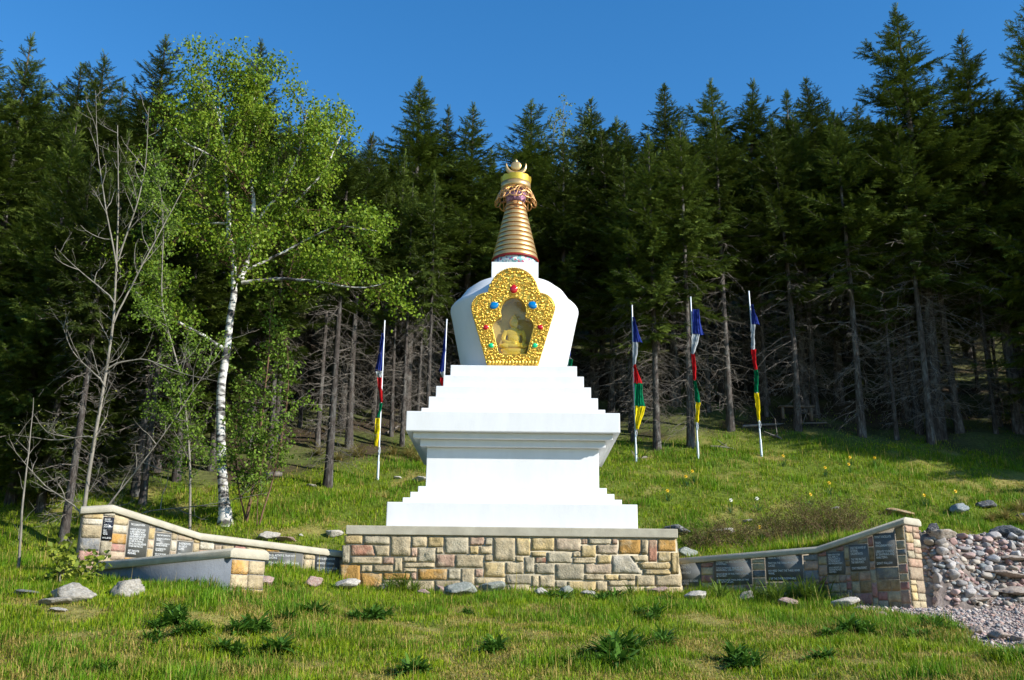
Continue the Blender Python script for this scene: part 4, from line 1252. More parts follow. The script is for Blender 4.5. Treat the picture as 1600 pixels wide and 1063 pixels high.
# unseen spruces: right ones shade the slope; left and rear added to block skylight
for X, Yp, H, k in ((19, 28.5, 14, 4), (22.5, 25.5, 14.5, 3), (18.5, 32, 14, 1), (25.5, 29, 14, 4), (23, 33, 13, 0), (27, 23, 14, 3), (24, 27.5, 15, 4), (31, 26, 15, 3), (34, 29, 15, 4), (29, 31.5, 15, 3), (-19, 29, 13, 3), (-17, 22, 13, 4), (-19, 16, 14, 3), (-16.5, 10.5, 13, 4), (-20, 5, 14, 3), (-14, 1, 13, 4), (-18, -5, 14, 3), (-11, -6, 13, 4), (-5, -10, 13, 3), (1, -12, 14, 4), (-13, -12, 14, 3)):
    place(k, X, Yp, H, 'unseen spruce outside the picture that holds light off the scene', 'spruces beside the picture')

# ---------------------------------------------------------------- broad-leaved trees
LEAF = np.array([[0, 0, 0], [.45, .36, .03], [1, 0, -.02], [.45, -.36, .03]])
def leaves(mb, P, size, r, c0, c1, droop=.4):
    n = len(P)
    if n == 0: return
    P = np.array(P)
    f = r.normal(0, 1, (n, 3)); f[:, 2] -= droop; f = norm(f)
    s = norm(np.cross(f, r.normal(0, 1, (n, 3)))); u = np.cross(f, s)
    sz = size * r.uniform(.65, 1.25, n)
    B = np.stack([f, s, u], 1) * sz[:, None, None]
    V = np.einsum('tk,nkd->ntd', LEAF, B) + P[:, None]
    Fc = (np.arange(n) * 4)[:, None] + np.arange(4)[None]
    m_ = r.random((n, 1, 1)); cv = np.array(c0) * (1 - m_) + np.array(c1) * m_
    mb.add(V.reshape(-1, 3), Fc, np.repeat(cv, 4, 1).reshape(-1, 3))

def limb(P, r0, r1, A, B, RA, RB, jitter=0, r=None):
    P = np.array(P, float); n = len(P)
    rr = np.linspace(r0, r1, n)
    for i in range(n - 1):
        A.append(P[i]); B.append(P[i + 1]); RA.append(rr[i]); RB.append(rr[i + 1])

def smooth_path(P, n, r, jit=.02):
    P = np.array(P, float)
    L = np.concatenate([[0], np.cumsum(np.linalg.norm(np.diff(P, axis=0), axis=1))])
    s = np.linspace(0, L[-1], n)
    Q = np.stack([np.interp(s, L, P[:, i]) for i in range(3)], -1)
    Q[1:-1] = (Q[:-2] + 2 * Q[1:-1] + Q[2:]) / 4
    Q[1:] += np.cumsum(r.normal(0, jit, (n - 1, 3)), 0) * .5
    return Q

def ramify(r, P, rad0, L0, dens, out, lvl, maxl, up=.25, leafn=8, lsp=.05, start=.15, droop=0.0, gap=None):
    """grow side branches off path P; out: sticks lists and leaf points"""
    A, B, RA, RB, LP = out
    P = np.array(P); n = len(P)
    Ls = np.concatenate([[0], np.cumsum(np.linalg.norm(np.diff(P, axis=0), axis=1))]); tot = Ls[-1]
    nb = max(1, int(tot * dens))
    for q in range(nb):
        s = start + (1 - start) * (q + r.random()) / nb
        p = np.array([np.interp(s * tot, Ls, P[:, i]) for i in range(3)])
        i = min(n - 2, int(np.searchsorted(Ls, s * tot)) - 1 if s * tot > 0 else 0); i = max(i, 0)
        tg = norm(P[i + 1] - P[i])
        d = norm(tg * r.uniform(.35, .85) + norm(r.normal(0, 1, 3)) * .85 + np.array([0, 0, up]))
        L = L0 * r.uniform(.55, 1.2) * (1.05 - .5 * s)
        m_ = 5; Q = [p]
        for _ in range(m_):
            d = norm(d + r.normal(0, .16, 3) + np.array([0, 0, up * .25 - droop * .3])); Q.append(Q[-1] + d * L / m_)
        ra = rad0 * (.55 if lvl == 0 else .5) * (1 - .4 * s)
        limb(Q, ra, ra * .3, A, B, RA, RB)
        if lvl < maxl:
            ramify(r, Q, ra, L0 * .48, dens * 1.75, out, lvl + 1, maxl, up, leafn, lsp, .12, droop)
        if lvl >= maxl - 0 and leafn:
            for _ in range(leafn):
                t = r.uniform(.2, 1.05); x = t * m_; ii = min(int(x), m_ - 1)
                LP.append(np.array(Q[ii]) + (np.array(Q[ii + 1]) - np.array(Q[ii])) * (x - ii) + r.normal(0, lsp, 3))

def pxpath(pl, Yp, dy=None):
    return [at(a, b, Yp + (dy[i] if dy else 0)) for i, (a, b) in enumerate(pl)]

# the white birch
r = np.random.default_rng(77)
Bb = gat(353, 818); YB = float(Bb[1])
birch = thing('birch_tree', 'tall white barked birch in fresh green leaf behind the left wing wall', 'tree', Bb)
main = smooth_path([Bb - [0, 0, .15]] + pxpath([(350, 775), (347, 700), (350, 600), (360, 520), (375, 440), (366, 380), (357, 300), (352, 235), (347, 175), (342, 122)], YB), 34, r, .030)
sec = smooth_path(pxpath([(376, 436), (392, 390), (398, 320), (392, 250), (402, 195), (398, 142)], YB, [0, .1, .2, .35, .5, .6]), 22, r, .015)
limbs = [(sec, .085), (smooth_path(pxpath([(350, 545), (300, 512), (245, 485), (210, 452), (188, 428)], YB, [0, -.2, -.4, -.5, -.6]), 12, r, .02), .05),
         (smooth_path(pxpath([(378, 442), (430, 436), (480, 437), (530, 444), (575, 452), (610, 440)], YB, [0, -.1, -.3, -.4, -.5, -.5]), 14, r, .02), .055),
         (smooth_path(pxpath([(357, 350), (320, 348), (280, 352), (240, 345)], YB, [0, .1, .2, .3]), 9, r, .02), .035),
         (smooth_path(pxpath([(355, 262), (320, 240), (285, 222), (272, 200)], YB, [0, -.2, -.4, -.5]), 9, r, .02), .035),
         (smooth_path(pxpath([(396, 350), (440, 300), (468, 240), (482, 168)], YB, [.2, 0, -.2, -.3]), 14, r, .02), .045),
         (smooth_path(pxpath([(394, 385), (450, 330), (510, 270), (545, 190)], YB, [.2, .3, .4, .5]), 14, r, .02), .045),
         (smooth_path(pxpath([(380, 425), (450, 390), (530, 350), (590, 360)], YB, [.1, .2, .1, 0]), 14, r, .02), .04),
         (smooth_path(pxpath([(352, 240), (375, 180), (393, 140), (420, 112)], YB, [0, .3, .5, .6]), 12, r, .02), .035),
         (smooth_path(pxpath([(352, 230), (335, 160), (316, 135), (310, 108)], YB, [0, -.3, -.5, -.6]), 12, r, .02), .03)]
mb = MB(); rr = np.interp(np.linspace(0, 1, 34), [0, .05, .35, .5, .75, 1], [.21, .125, .098, .08, .05, .013])
tube(mb, main, rr, 12); mb.build('trunk', M['birch'], birch, smooth=True)
mb = MB()
for P, ra in limbs: tube(mb, P, np.linspace(ra, .012, len(P)), 8)
mb.build('limbs', M['birch'], birch, smooth=True)
out = ([], [], [], [], [])
ramify(r, main[15:], .05, 1.7, 3.3, out, 0, 2, .20, 12, .10, .05)
for P, ra in limbs:
    ramify(r, P, ra * .7, 1.5, 3.3, out, 0, 2, .20, 12, .10, .22)
mb = MB(); sticks(mb, out[0], out[1], out[2], out[3]); mb.build('twigs', M['brownstem'], birch)['kind'] = 'stuff'
mb = MB(); LPb = out[4]
leaves(mb, LPb, .088, r, (.085, .165, .010), (.235, .31, .022), .5); mb.build('crown', M['leafy'], birch)['kind'] = 'stuff'
NLEAF = len(LPb)

# birch saplings beside its foot
def sapling(paths, rad, label, name='birch_sapling', leafn=9, barkm='brownstem', seed=3, L0=.75, dens=5, lc=((.085, .15, .013), (.17, .26, .03)), ls=.06, maxl=1, up=.25, droop=0.0, Yp=None, side=6, sub_r=.6):
    r = np.random.default_rng(seed)
    b = gat(*paths[0][0]) if Yp is None else pt(float(at(*paths[0][0], Yp)[0]), Yp)
    root = thing(name, label, 'tree', b)
    out = ([], [], [], [], [])
    mb = MB()
    for pl in paths:
        bb = b if pl is paths[0] or Yp is not None else gat(*pl[0])
        dy = np.cumsum(r.normal(0, .12, len(pl))); dy[0] = 0
        Q0 = [at(x, y, b[1] + dd) for (x, y), dd in zip(pl, dy)]
        if pl[0] == paths[0][0]: Q0[0] = b.copy()
        P = smooth_path(Q0, max(10, len(pl) * 4), r, .01)
        P[0, 2] -= .08
        rk = rad if pl is paths[0] else rad * sub_r
        tube(mb, P, np.linspace(rk, rk * .18, len(P)), side)
        ramify(r, P, rad * .6, L0, dens, out, 0, maxl, up, leafn, .05, .12, droop)
    mb.build('trunk', M[barkm], root, smooth=True)
    m2 = MB(); sticks(m2, out[0], out[1], out[2], out[3]); m2.build('twigs', M[barkm], root)['kind'] = 'stuff'
    if out[4]:
        m3 = MB(); leaves(m3, out[4], ls, r, *lc); m3.build('crown', M['leafy'], root)['kind'] = 'stuff'
    return root
sapling([[(384, 818), (395, 760), (410, 650), (420, 560), (424, 470)], [(386, 819), (372, 760), (368, 680), (380, 590)]], .042, 'thin stemmed birch sapling in full leaf right beside the birch trunk', seed=31, L0=1.0, dens=4.6, leafn=15, ls=.08)
sapling([[(404, 822), (425, 760), (440, 690), (452, 600), (448, 520)], [(402, 822), (404, 745), (430, 660)]], .022, 'leafy sapling thicket further right of the birch foot', seed=32, L0=.95, dens=4.2, leafn=14, ls=.08)
sapling([[(302, 800), (297, 720), (285, 600), (250, 480), (255, 330), (240, 250)]], .032, 'pale green young birch behind the bare grey tree', seed=33, L0=1.3, dens=3.6, leafn=12, barkm='palebark', maxl=2, Yp=22.5, ls=.07)
sapling([[(885, 600), (885, 330), (882, 260), (880, 170)], [(885, 330), (905, 250), (912, 185)], [(885, 330), (862, 240), (868, 180)]], .05, 'pale green deciduous crown peeping above spruces right of spire', 'pale_leaved_tree', seed=34, L0=1.1, dens=3.5, leafn=10, barkm='palebark', maxl=1, Yp=37.0, ls=.11, lc=((.11, .16, .05), (.22, .28, .10)))
# the nearly bare grey tree at left
sapling([[(122, 868), (138, 750), (163, 610), (178, 500), (184, 400), (187, 300), (185, 195)], [(122, 868), (160, 800), (240, 700), (310, 600), (360, 530)], [(178, 500), (205, 450), (262, 340), (300, 270), (318, 235)],
         [(184, 420), (165, 330), (152, 230), (150, 140)], [(186, 400), (215, 320), (228, 250), (232, 170)], [(180, 470), (120, 420), (90, 390)], [(170, 570), (225, 560), (290, 585), (340, 595)], [(150, 680), (90, 690), (20, 680)],
         [(130, 800), (70, 760), (10, 690)], [(165, 600), (110, 550), (95, 500)], [(125, 860), (220, 800), (320, 790), (420, 770)]], .05, 'nearly leafless grey tree with many fine branches at left', 'bare_tree', leafn=1, barkm='palebark', seed=35,
        L0=1.1, dens=2.3, maxl=2, up=.35, lc=((.20, .24, .04), (.30, .30, .06)), ls=.035, Yp=float(gat(122, 868)[1]), side=7, sub_r=.42)
sapling([[(28, 893), (34, 800), (46, 700), (52, 620)]], .022, 'thin bare sapling at the lower left edge', 'bare_tree', leafn=1, barkm='palebark', seed=36, L0=.6, dens=2.5, lc=((.20, .24, .04), (.30, .30, .06)), ls=.035)
sapling([[(95, 917), (92, 885), (82, 868)], [(95, 917), (94, 882), (110, 852), (118, 840)], [(94, 885), (130, 878), (152, 868)], [(94, 890), (125, 890), (165, 884)]], .016, 'small broad leaved shrub with pale stem among the left boulders', 'leafy_shrub', leafn=9, barkm='palebark', seed=37,
        L0=.22, dens=9, lc=((.10, .15, .015), (.30, .33, .04)), ls=.085, Yp=float(gat(95, 917)[1]))
# ================================================================= rocks
def rock_mesh(seed, sub, flat, angular):
    bm = bmesh.new(); bmesh.ops.create_icosphere(bm, subdivisions=sub, radius=1)
    r = np.random.default_rng(seed)
    D = norm(r.normal(0, 1, (14, 3))); cut = r.uniform(.5, .88, 14)
    ph = r.uniform(0, 6, (4, 3)); fr = r.uniform(1.2, 2.6, (4, 3))
    for v in bm.verts:
        p = np.array(v.co); n_ = p / np.linalg.norm(p)
        k = 1 + .10 * sum(math.sin(float(fr[i] @ n_ * 1.5 + ph[i, 0])) for i in range(4)) / 2
        if angular:
            for d, c in zip(D, cut):
                s = float(n_ @ d)
                if s * k > c: k = c / s
        if sub >= 4: k *= 1 + .035 * math.sin(n_[0] * 11 + ph[0, 1]) * math.sin(n_[1] * 13 + ph[1, 1]) + .02 * math.sin(n_[2] * 23 + n_[0] * 17) + r.normal(0, .008)
        v.co = Vector(n_ * k) * 1.0
        v.co.z *= flat
    me = bpy.data.meshes.new('rock_mesh'); bm.to_mesh(me); bm.free()
    for p in me.polygons: p.use_smooth = True
    return me
BOUL = [rock_mesh(i, 4, .62, True) for i in range(4)]
COBB = [rock_mesh(20 + i, 3, .68, True) for i in range(6)]
for m_ in BOUL: m_.materials.append(M['rock'])
for m_ in COBB: m_.materials.append(M['cobble'])

def rock(px, py, wpx_, label, col, name='boulder', cat='boulder', k=0, hz=1.0, group=None, sink=.25, mesh=None, rz=None, deep=1.0):
    P = gat(px, py)
    wpx = wpx_ * 1.12
    w = wpx / 2 * float(P @ FWD) / FPX
    o = bpy.data.objects.new(name, (mesh or BOUL)[k]); COL.objects.link(o)
    o.scale = (w, w * deep, w * hz); o.rotation_euler = (random.uniform(-.15, .15), random.uniform(-.15, .15), random.uniform(0, 6.28) if rz is None else rz)
    o.location = (P[0], P[1], P[2] + w * hz * .62 * (1 - 2 * sink))
    o.color = (*col, 1)
    return tag(o, label, cat, group)
gr, pk, dk, gn, wt = (.30, .27, .22), (.36, .24, .20), (.075, .08, .085), (.22, .235, .20), (.44, .40, .34)
G_B = 'boulders on the lawn at left'
rock(112, 938, 80, 'long pale grey granite boulder under the small leafy shrub', gr, k=0, hz=.75, group=G_B, rz=.2)
rock(86, 945, 48, 'lower left end of the long pale granite boulder', gr, k=3, hz=.55, group=G_B)
rock(198, 930, 60, 'rounded pale grey boulder in front of the grey low wall', gr, k=1, hz=.85, group=G_B)
rock(92, 955, 26, 'small flat stone in the grass below the long boulder', wt, k=2, hz=.5, group=G_B)
rock(44, 931, 42, 'dark flat stone at lower left beyond the boulders', (.16, .16, .15), k=2, hz=.5, group=G_B)
rock(76, 924, 22, 'small grey stone behind the long boulder', gr, k=1, hz=.5, group=G_B)
G_F = 'rocks along the foot of the walls'
for i, (px, py, w, c, k, hz, lab) in enumerate(((415, 916, 34, pk, 0, .8, 'pinkish rock under the first left plaque'), (488, 918, 32, pk, 1, .85, 'pinkish rock at the foot of the shaded plaque'),
        (540, 922, 42, wt, 2, .7, 'whitish rock at the left corner of the terrace'), (606, 924, 30, wt, 3, .7, 'pale rock half sunk before the terrace'), (662, 931, 18, pk, 0, 1.0, 'small pink rock before the terrace'),
        (688, 929, 24, pk, 1, .9, 'pink rock left of the green-grey pair'), (720, 934, 52, gn, 2, .8, 'greenish grey rock before the terrace centre'), (768, 930, 40, gn, 3, .9, 'mossy grey rock right of the greenish one'),
        (845, 932, 26, wt, 0, .9, 'pale rock before the terrace right of centre'), (883, 930, 28, gn, 1, .8, 'grey rock among the green tufts'), (920, 934, 24, wt, 2, .8, 'small pale rock near the ochre block'), (1026, 931, 34, pk, 3, .7, 'brownish rock at right foot of terrace'),
        (1090, 938, 42, wt, 0, .6, 'flat white rock right of the terrace corner'), (1168, 940, 32, gr, 1, .8, 'grey rock below second right plaque'), (1232, 948, 30, pk, 2, .8, 'pink rock below third right plaque'), (1322, 952, 40, wt, 3, .8, 'pale rock at the end of the grass by the gravel'))):
    rock(px, py, w, lab, c, k=k, hz=hz, group=G_F, sink=.05)
G_S = 'rocks on the grassy slope'
for px, py, w, c, k, hz, lab in ((1058, 832, 40, dk, 0, .7, 'dark angular rock just behind the terrace right corner'), (1070, 868, 40, gn, 1, .6, 'mossy rock behind the start of the right wall'), (1130, 834, 34, wt, 2, .6, 'flat pale rock among the brown shrubs'), (1168, 816, 16, gr, 3, .7, 'small rock above the brown shrubs'),
        (1497, 800, 36, (.17, .20, .21), 1, .75, 'blue grey boulder on the slope right of the wall end'), (1542, 793, 32, dk, 2, .8, 'dark boulder beside the blue grey one'), (1576, 838, 48, dk, 0, .8, 'large black boulder at the right edge above the gravel'), (1600, 812, 26, dk, 3, 1.0, 'dark rock at right edge under dry grass'),
        (1474, 842, 50, (.34, .28, .22), 3, .75, 'large tan boulder with dark face beside the wall end'), (1458, 832, 24, (.05, .05, .06), 1, 1.2, 'black rock wedged against the wall end'), (1405, 806, 44, (.33, .22, .11), 2, .55, 'yellow brown rock behind the right coping end'),
        (470, 838, 10, wt, 0, .9, 'little white stone behind the left wall'), (420, 842, 40, wt, 1, .5, 'flat pale rock behind the left coping'), (448, 845, 30, pk, 2, .5, 'pink rock behind the left coping'), (524, 838, 28, wt, 3, .9, 'pale rock at the left corner behind terrace'),
        (655, 752, 34, wt, 0, .5, 'flat pale rock left of the pedestal'), (622, 748, 14, wt, 1, .6, 'small pale stone near the left flagpole foot'), (1306, 796, 14, wt, 2, .7, 'white stone above the larger brown shrub'), (486, 762, 22, gr, 3, .4, 'flat stone beside the lone grey trunk')):
    rock(px, py, w, lab, c, k=k, hz=hz, group=G_S)
# heap of rounded stones beside the right wall end
random.seed(11)
CC = [((.42, .30, .26), 'pink'), ((.34, .31, .285), 'grey'), ((.20, .215, .21), 'blue grey'), ((.30, .19, .165), 'dull red'), ((.36, .31, .25), 'tan'), ((.31, .30, .29), 'grey')]
heap = []; tries = 0
while len(heap) < 290 and tries < 60000:
    tries += 1
    py = random.uniform(842, 948); t = (py - 842) / 106
    xl = 1444 - 130 * max(0, t - .62) / .38 * .55; xr = 1600 - 30 * t
    if t > .35: xr = 1545 + 60 * (random.random() < .25)
    px = random.uniform(xl, xr)
    w = random.uniform(8, 25) * (1.05 if 1440 < px < 1560 else .8)
    if all(((px - a) / 1.0) ** 2 + ((py - b) * 1.5) ** 2 > (.30 * (w + c)) ** 2 for a, b, c in heap):
        heap.append((px, py, w))
for px, py, w in sorted(heap, key=lambda h_: -h_[2]):
    (c, nm) = random.choice(CC); f = random.uniform(.75, 1.2)
    rock(px, py, w, '%s %s stone in the %s of the heap beside the right wall end' % ('large' if w > 19 else 'small' if w < 12 else 'middling', nm, ('top' if py < 875 else 'middle' if py < 912 else 'foot') + (' left' if px < 1490 else ' right')), tuple(f * x for x in c), 'stone', 'stone', k=random.randrange(6), hz=random.uniform(.75, 1.1), group='stones heaped beside the right wall', sink=.12, mesh=COBB, deep=random.uniform(.75, 1.0))
# flat slab steps at right
G_ST = 'stone slab steps beside the gravel'
for px, py, w, d, lab in ((1580, 876, 64, .42, 'top dark slab step at the right edge'), (1572, 902, 76, .45, 'second slab step from the top at right edge'), (1588, 928, 84, .5, 'third slab step, broad and brown, at right'), (1524, 941, 56, .35, 'thin low slab step nearest the stone heap')):
    o = rock(px, py, w, lab, (.34, .27, .215), 'step_slab', 'step', k=int(px) % 4, hz=.24, group=G_ST, sink=.1, rz=.1, deep=.62)
# edging stones of the gravel path
for i, (px, py, w) in enumerate(((1500, 984, 24), (1526, 990, 30), (1560, 998, 38), (1592, 1003, 26), (1346, 956, 24), (1380, 962, 16), (1612, 1010, 34))):
    rock(px, py, w, 'pinkish edging stone between grass and gravel at lower right', (.38, .29, .24), 'edging_stone', 'stone', k=i % 4, hz=.75, group='edging stones of the gravel path', sink=.2)

# gravel
r = np.random.default_rng(90)
N0 = 26000
gx = r.uniform(4.4, 10.5, N0); gy = r.uniform(8.5, 16.6, N0)
w = (gravel_mask(gx, gy) > r.random(N0)) & (gx < gy * .56 + 1.2)
gx, gy = gx[w], gy[w]; n = len(gx)
OCT = np.array([[1, 0, 0], [0, 1, 0], [-1, 0, 0], [0, -1, 0], [0, 0, 1], [0, 0, -1.0]])
OF = np.array([[0, 1, 4], [1, 2, 4], [2, 3, 4], [3, 0, 4], [1, 0, 5], [2, 1, 5], [3, 2, 5], [0, 3, 5]])
sz = r.uniform(.011, .026, n) * (1 + (r.random(n) > .93) * 1.2)
a = r.uniform(0, 6.28, n); ca, sa = np.cos(a), np.sin(a)
V = OCT[None] * (sz[:, None, None] * np.stack([np.ones(n), r.uniform(.6, 1, n), r.uniform(.4, .8, n)], -1)[:, None]) * r.uniform(.75, 1.2, (n, 6, 1))
Vx = V[..., 0] * ca[:, None] - V[..., 1] * sa[:, None]; Vy = V[..., 0] * sa[:, None] + V[..., 1] * ca[:, None]
V = np.stack([Vx + gx[:, None], Vy + gy[:, None], V[..., 2] + (ground(gx, gy) + sz * .3)[:, None]], -1)
pal = np.array([(.40, .31, .27), (.33, .27, .24), (.27, .25, .235), (.46, .40, .35), (.36, .24, .20)])
cv = pal[r.integers(0, 5, n)] * r.uniform(.75, 1.15, (n, 1))
mb = MB().add(V.reshape(-1, 3), ((np.arange(n) * 6)[:, None, None] + OF[None]).reshape(-1, 3), np.repeat(cv, 6, 0))
tag(mb.build('gravel', M['pebble'], org=np.zeros(3)), 'pinkish grey gravel of the path at the lower right', 'gravel', kind='stuff')

# ================================================================= leafy plants
def strap_leaves(r, n, Lr, wr, spread, cols, curl=.6, seg=4):
    mb = MB()
    for _ in range(n):
        a = r.uniform(0, 6.28); L = r.uniform(*Lr); w = r.uniform(*wr); el = r.uniform(*spread)
        b = np.array([r.normal(0, .03), r.normal(0, .03), 0]); d = np.array([math.cos(a), math.sin(a), 0]); s = np.array([-math.sin(a), math.cos(a), 0])
        V = []; p = b.copy(); e = el
        for q in range(seg + 1):
            t = q / seg; ww = w * math.sin(math.pi * min(1, .18 + .80 * t)) ** .8 * (1 if q < seg else .05)
            V += [p - s * ww, p + s * ww + np.array([0, 0, .0])]
            p = p + (d * math.cos(e) + np.array([0, 0, math.sin(e)])) * L / seg; e -= curl * r.uniform(.5, 1.3) / seg * 1.6
        Fq = [[2 * q, 2 * q + 1, 2 * q + 3, 2 * q + 2] for q in range(seg)]
        m_ = r.random(); mb.add(V, Fq, np.array(cols[0]) * (1 - m_) + np.array(cols[1]) * m_)
    return mb.mesh('plant_leaves', M['leafy'])
r = np.random.default_rng(55)
PL = [strap_leaves(r, int(r.integers(55, 100)), (.12, .25 + .10 * q / 6), (.008 + .001 * q, .015 + .002 * q), (.3, 1.5), ((.035, .105, .012), (.10, .20, .022)), .9) for q in range(6)]
PB = [strap_leaves(r, 40, (.10, .24), (.018, .032), (.2, 1.3), ((.060, .13, .014), (.13, .22, .03))) for _ in range(2)]
PT = [strap_leaves(r, 60, (.30, .62), (.005, .009), (.9, 1.5), ((.07, .14, .012), (.17, .23, .03)), .7, 5) for _ in range(2)]
PDRY = [strap_leaves(r, 120, (.25, .55), (.004, .008), (.6, 1.5), ((.36, .27, .10), (.20, .20, .05)), .8, 5)]
random.seed(3)
def plant(px, py, meshes, s, name, label, cat, group):
    P = gat(px, py)
    o = bpy.data.objects.new(name, random.choice(meshes)); COL.objects.link(o)
    o.location = P; o.rotation_euler = (0, 0, random.uniform(0, 6.28)); o.scale = (s * 1.15, s * 1.15, s)
    return tag(o, label, cat, group)
for px, py, s in ((278, 975, .9), (268, 962, .7), (283, 995, .8), (398, 985, 1.0), (372, 992, .9), (350, 1022, .8), (436, 1022, .9), (582, 968, 1.05), (560, 972, .8), (492, 962, .9), (452, 970, .7), (470, 958, .7), (245, 1005, .5),
                  (775, 1018, .9), (955, 1030, 1.35), (975, 1022, 1.25), (965, 1045, 1.0), (1038, 1004, .9), (1150, 1035, 1.05), (1170, 1045, .9), (1325, 990, 1.1), (1350, 995, 1.0), (1310, 998, .8), (1025, 965, .9), (1015, 972, .7), (880, 940, .9), (960, 940, 1.0), (940, 942, .8), (1045, 940, .7), (1460, 985, .8), (1440, 978, .7), (1430, 1000, .7), (640, 1055, .8), (160, 1050, .6), (1290, 1030, .6), (1585, 1040, .9), (730, 960, .5), (890, 1040, .5)):
  for q in range(3):
    if q: px += random.uniform(-20, 20); py += random.uniform(-7, 5); s *= random.uniform(.7, .95)
    plant(px, py, PL, s, 'leafy_plant', ('large ' if s > .95 else 'small ' if s < .7 else '') + 'dark green leaf clump ' + ('in front of the low grey wall' if px < 420 else 'before the left half of the terrace' if px < 800 else 'before the right half of the terrace' if px < 1065 else 'before the shaded right wall' if px < 1400 else 'near the gravel path') + (' at bottom edge' if py > 1010 else ''), 'plant', 'dark leafy clumps in the foreground grass')
for px, py, s in ((190, 905, .95), (212, 900, 1.0), (240, 902, .8), (268, 912, .8), (285, 916, .7), (175, 912, .6), (300, 918, .6), (385, 918, .7), (400, 922, .7), (372, 920, .6), (450, 918, .6), (520, 920, .5), (228, 910, .7)):
    plant(px, py, PB, s, 'broad_leaved_plant', 'bright green broad leaved plant by ' + ('the left end of the grey low wall' if px < 230 else 'the grey low wall middle' if px < 330 else 'the stone end of the low wall' if px < 430 else 'the left plaques'), 'plant', 'broad leaved plants along the left walls')
for px, py, s in ((1290, 940, .9), (1262, 944, .9), (1240, 942, .8), (1200, 940, .7), (1215, 944, .75), (1125, 938, .7), (1178, 940, .6), (1278, 946, .8), (630, 925, .7), (648, 927, .6), (610, 926, .6), (985, 935, .55)):
    plant(px, py, PT, s, 'tall_grass_tuft', 'tuft of long green grass blades at the foot of ' + ('the terrace left half' if px < 800 else 'the terrace right end' if px < 1060 else 'the second right plaque' if px < 1190 else 'the third right plaque' if px < 1250 else 'the bend in the right wall'), 'grass tuft', 'tall grass tufts along the walls')
for px, py, s in ((1572, 812, 1.0), (1596, 800, 1.1), (1550, 815, .8), (1600, 822, 1.0), (1330, 950, .5), (530, 722, 1.2), (560, 715, 1.3), (640, 715, 1.2), (615, 712, 1.1), (500, 712, 1.1), (654, 722, 1.0)):
    plant(px, py, PDRY, s, 'dry_grass_tuft', 'tuft of straw coloured dry grass ' + ('beside the lone grey trunk' if px < 580 else 'left of the pedestal' if px < 800 else 'by the gravel before the right wall' if py > 900 else 'above the black boulder at the right edge'), 'grass tuft', 'dry grass tufts on the slope')

# daffodils
def daffodil(px, py, H, mpet, label, group):
    P = gat(px, py); r = np.random.default_rng(int(px))
    root = thing('daffodil', label, 'flower', P, group)
    mb = MB(); top = P + np.array([r.normal(0, .02), r.normal(0, .02), H]); tube(mb, [P, (P + top) / 2 + np.array([.01, 0, 0]), top], .005, 5, (.07, .14, .02)); mb.build('stem', M['leafy'], root)
    me = strap_leaves(r, 12, (.18, .32), (.007, .011), (.9, 1.45), ((.04, .10, .035), (.07, .15, .05)), .5)
    link('leaves', me, root, P)
    mb = MB()
    f = norm(np.array([r.uniform(-.3, .6), -1, .25])); s = norm(np.cross(f, [0, 0, 1.0])); u = np.cross(s, f)
    for q in range(6):
        a = q * math.pi / 3; d = s * math.cos(a) + u * math.sin(a); w_ = np.cross(f, d)
        mb.add([top, top + d * .028 + w_ * .019, top + d * .052 - f * .006, top + d * .028 - w_ * .019], [[0, 1, 2, 3]])
    aa = np.arange(10) * 2 * math.pi / 10
    ring0 = np.array([top + (s * math.cos(x) + u * math.sin(x)) * .012 for x in aa]); ring1 = np.array([top + f * .03 + (s * math.cos(x) + u * math.sin(x)) * .02 for x in aa])
    jj = np.arange(10); mb.add(np.concatenate([ring0, ring1]), np.stack([jj, (jj + 1) % 10, (jj + 1) % 10 + 10, jj + 10], -1))
    mb.build('blossom', mpet, root)
    return root
for px, py, ye in ((1084, 748, 1), (1073, 752, 1), (1329, 722, 1), (1328, 732, 1), (1290, 738, 1), (1297, 766, 1), (1268, 785, 1), (1447, 783, 1), (1045, 776, 1), (1496, 778, 1), (1224, 722, 1), (1142, 795, 0), (1184, 792, 0), (1190, 838, 1), (1368, 722, 1)):
    daffodil(px, py + 8, random.uniform(.26, .36), M['petalY'] if ye else M['petalW'],
             'yellow daffodil blooming on the slope right of the stupa' if ye else 'white daffodil on the slope above the brown shrubs', 'daffodils on the right slope' if ye else 'white daffodils on the right slope')

# low brown shrubs behind the right wall
def low_shrub(px, py, w, h, label, seed):
    P = gat(px, py); r = np.random.default_rng(seed)
    root = thing('low_shrub', label, 'shrub', P, 'low brown shrubs behind the right wall')
    out = ([], [], [], [], [])
    for q in range(int(40 * w)):
        b = P + np.array([r.normal(0, w * .32), r.normal(0, w * .28), 0]); b[2] = float(ground(b[0], b[1])) - .02
        a = r.uniform(0, 6.28); d = norm(np.array([math.cos(a) * .8, math.sin(a) * .8, r.uniform(.5, 1.3)]))
        Q = [b + d * h * t + np.array([0, 0, -.12 * t * t * h]) for t in np.linspace(0, 1, 5)]
        limb(Q, .006, .002, *out[:4]); ramify(r, Q, .004, h * .5, 14, out, 0, 0, .3, 7, .025, .1)
    mb = MB(); sticks(mb, *out[:4]); mb.build('stems', M['brownstem'], root)
    mb = MB(); leaves(mb, out[4], .030, r, (.10, .075, .025), (.15, .16, .035)); mb.build('foliage', M['leafy'], root)
low_shrub(1275, 838, 1.5, .95, 'broad low brownish shrub behind the rising right coping', 1)
low_shrub(1322, 824, 1.1, .75, 'brown shrub nearest the right end of the wall', 2)
low_shrub(1155, 846, 1.3, .62, 'low brown shrub behind the middle of the right wall', 3)
low_shrub(1100, 852, 1.0, .5, 'low brown shrub behind the start of the right wall', 4)
low_shrub(1225, 844, 1.0, .65, 'small brown shrub between the two larger ones', 5)

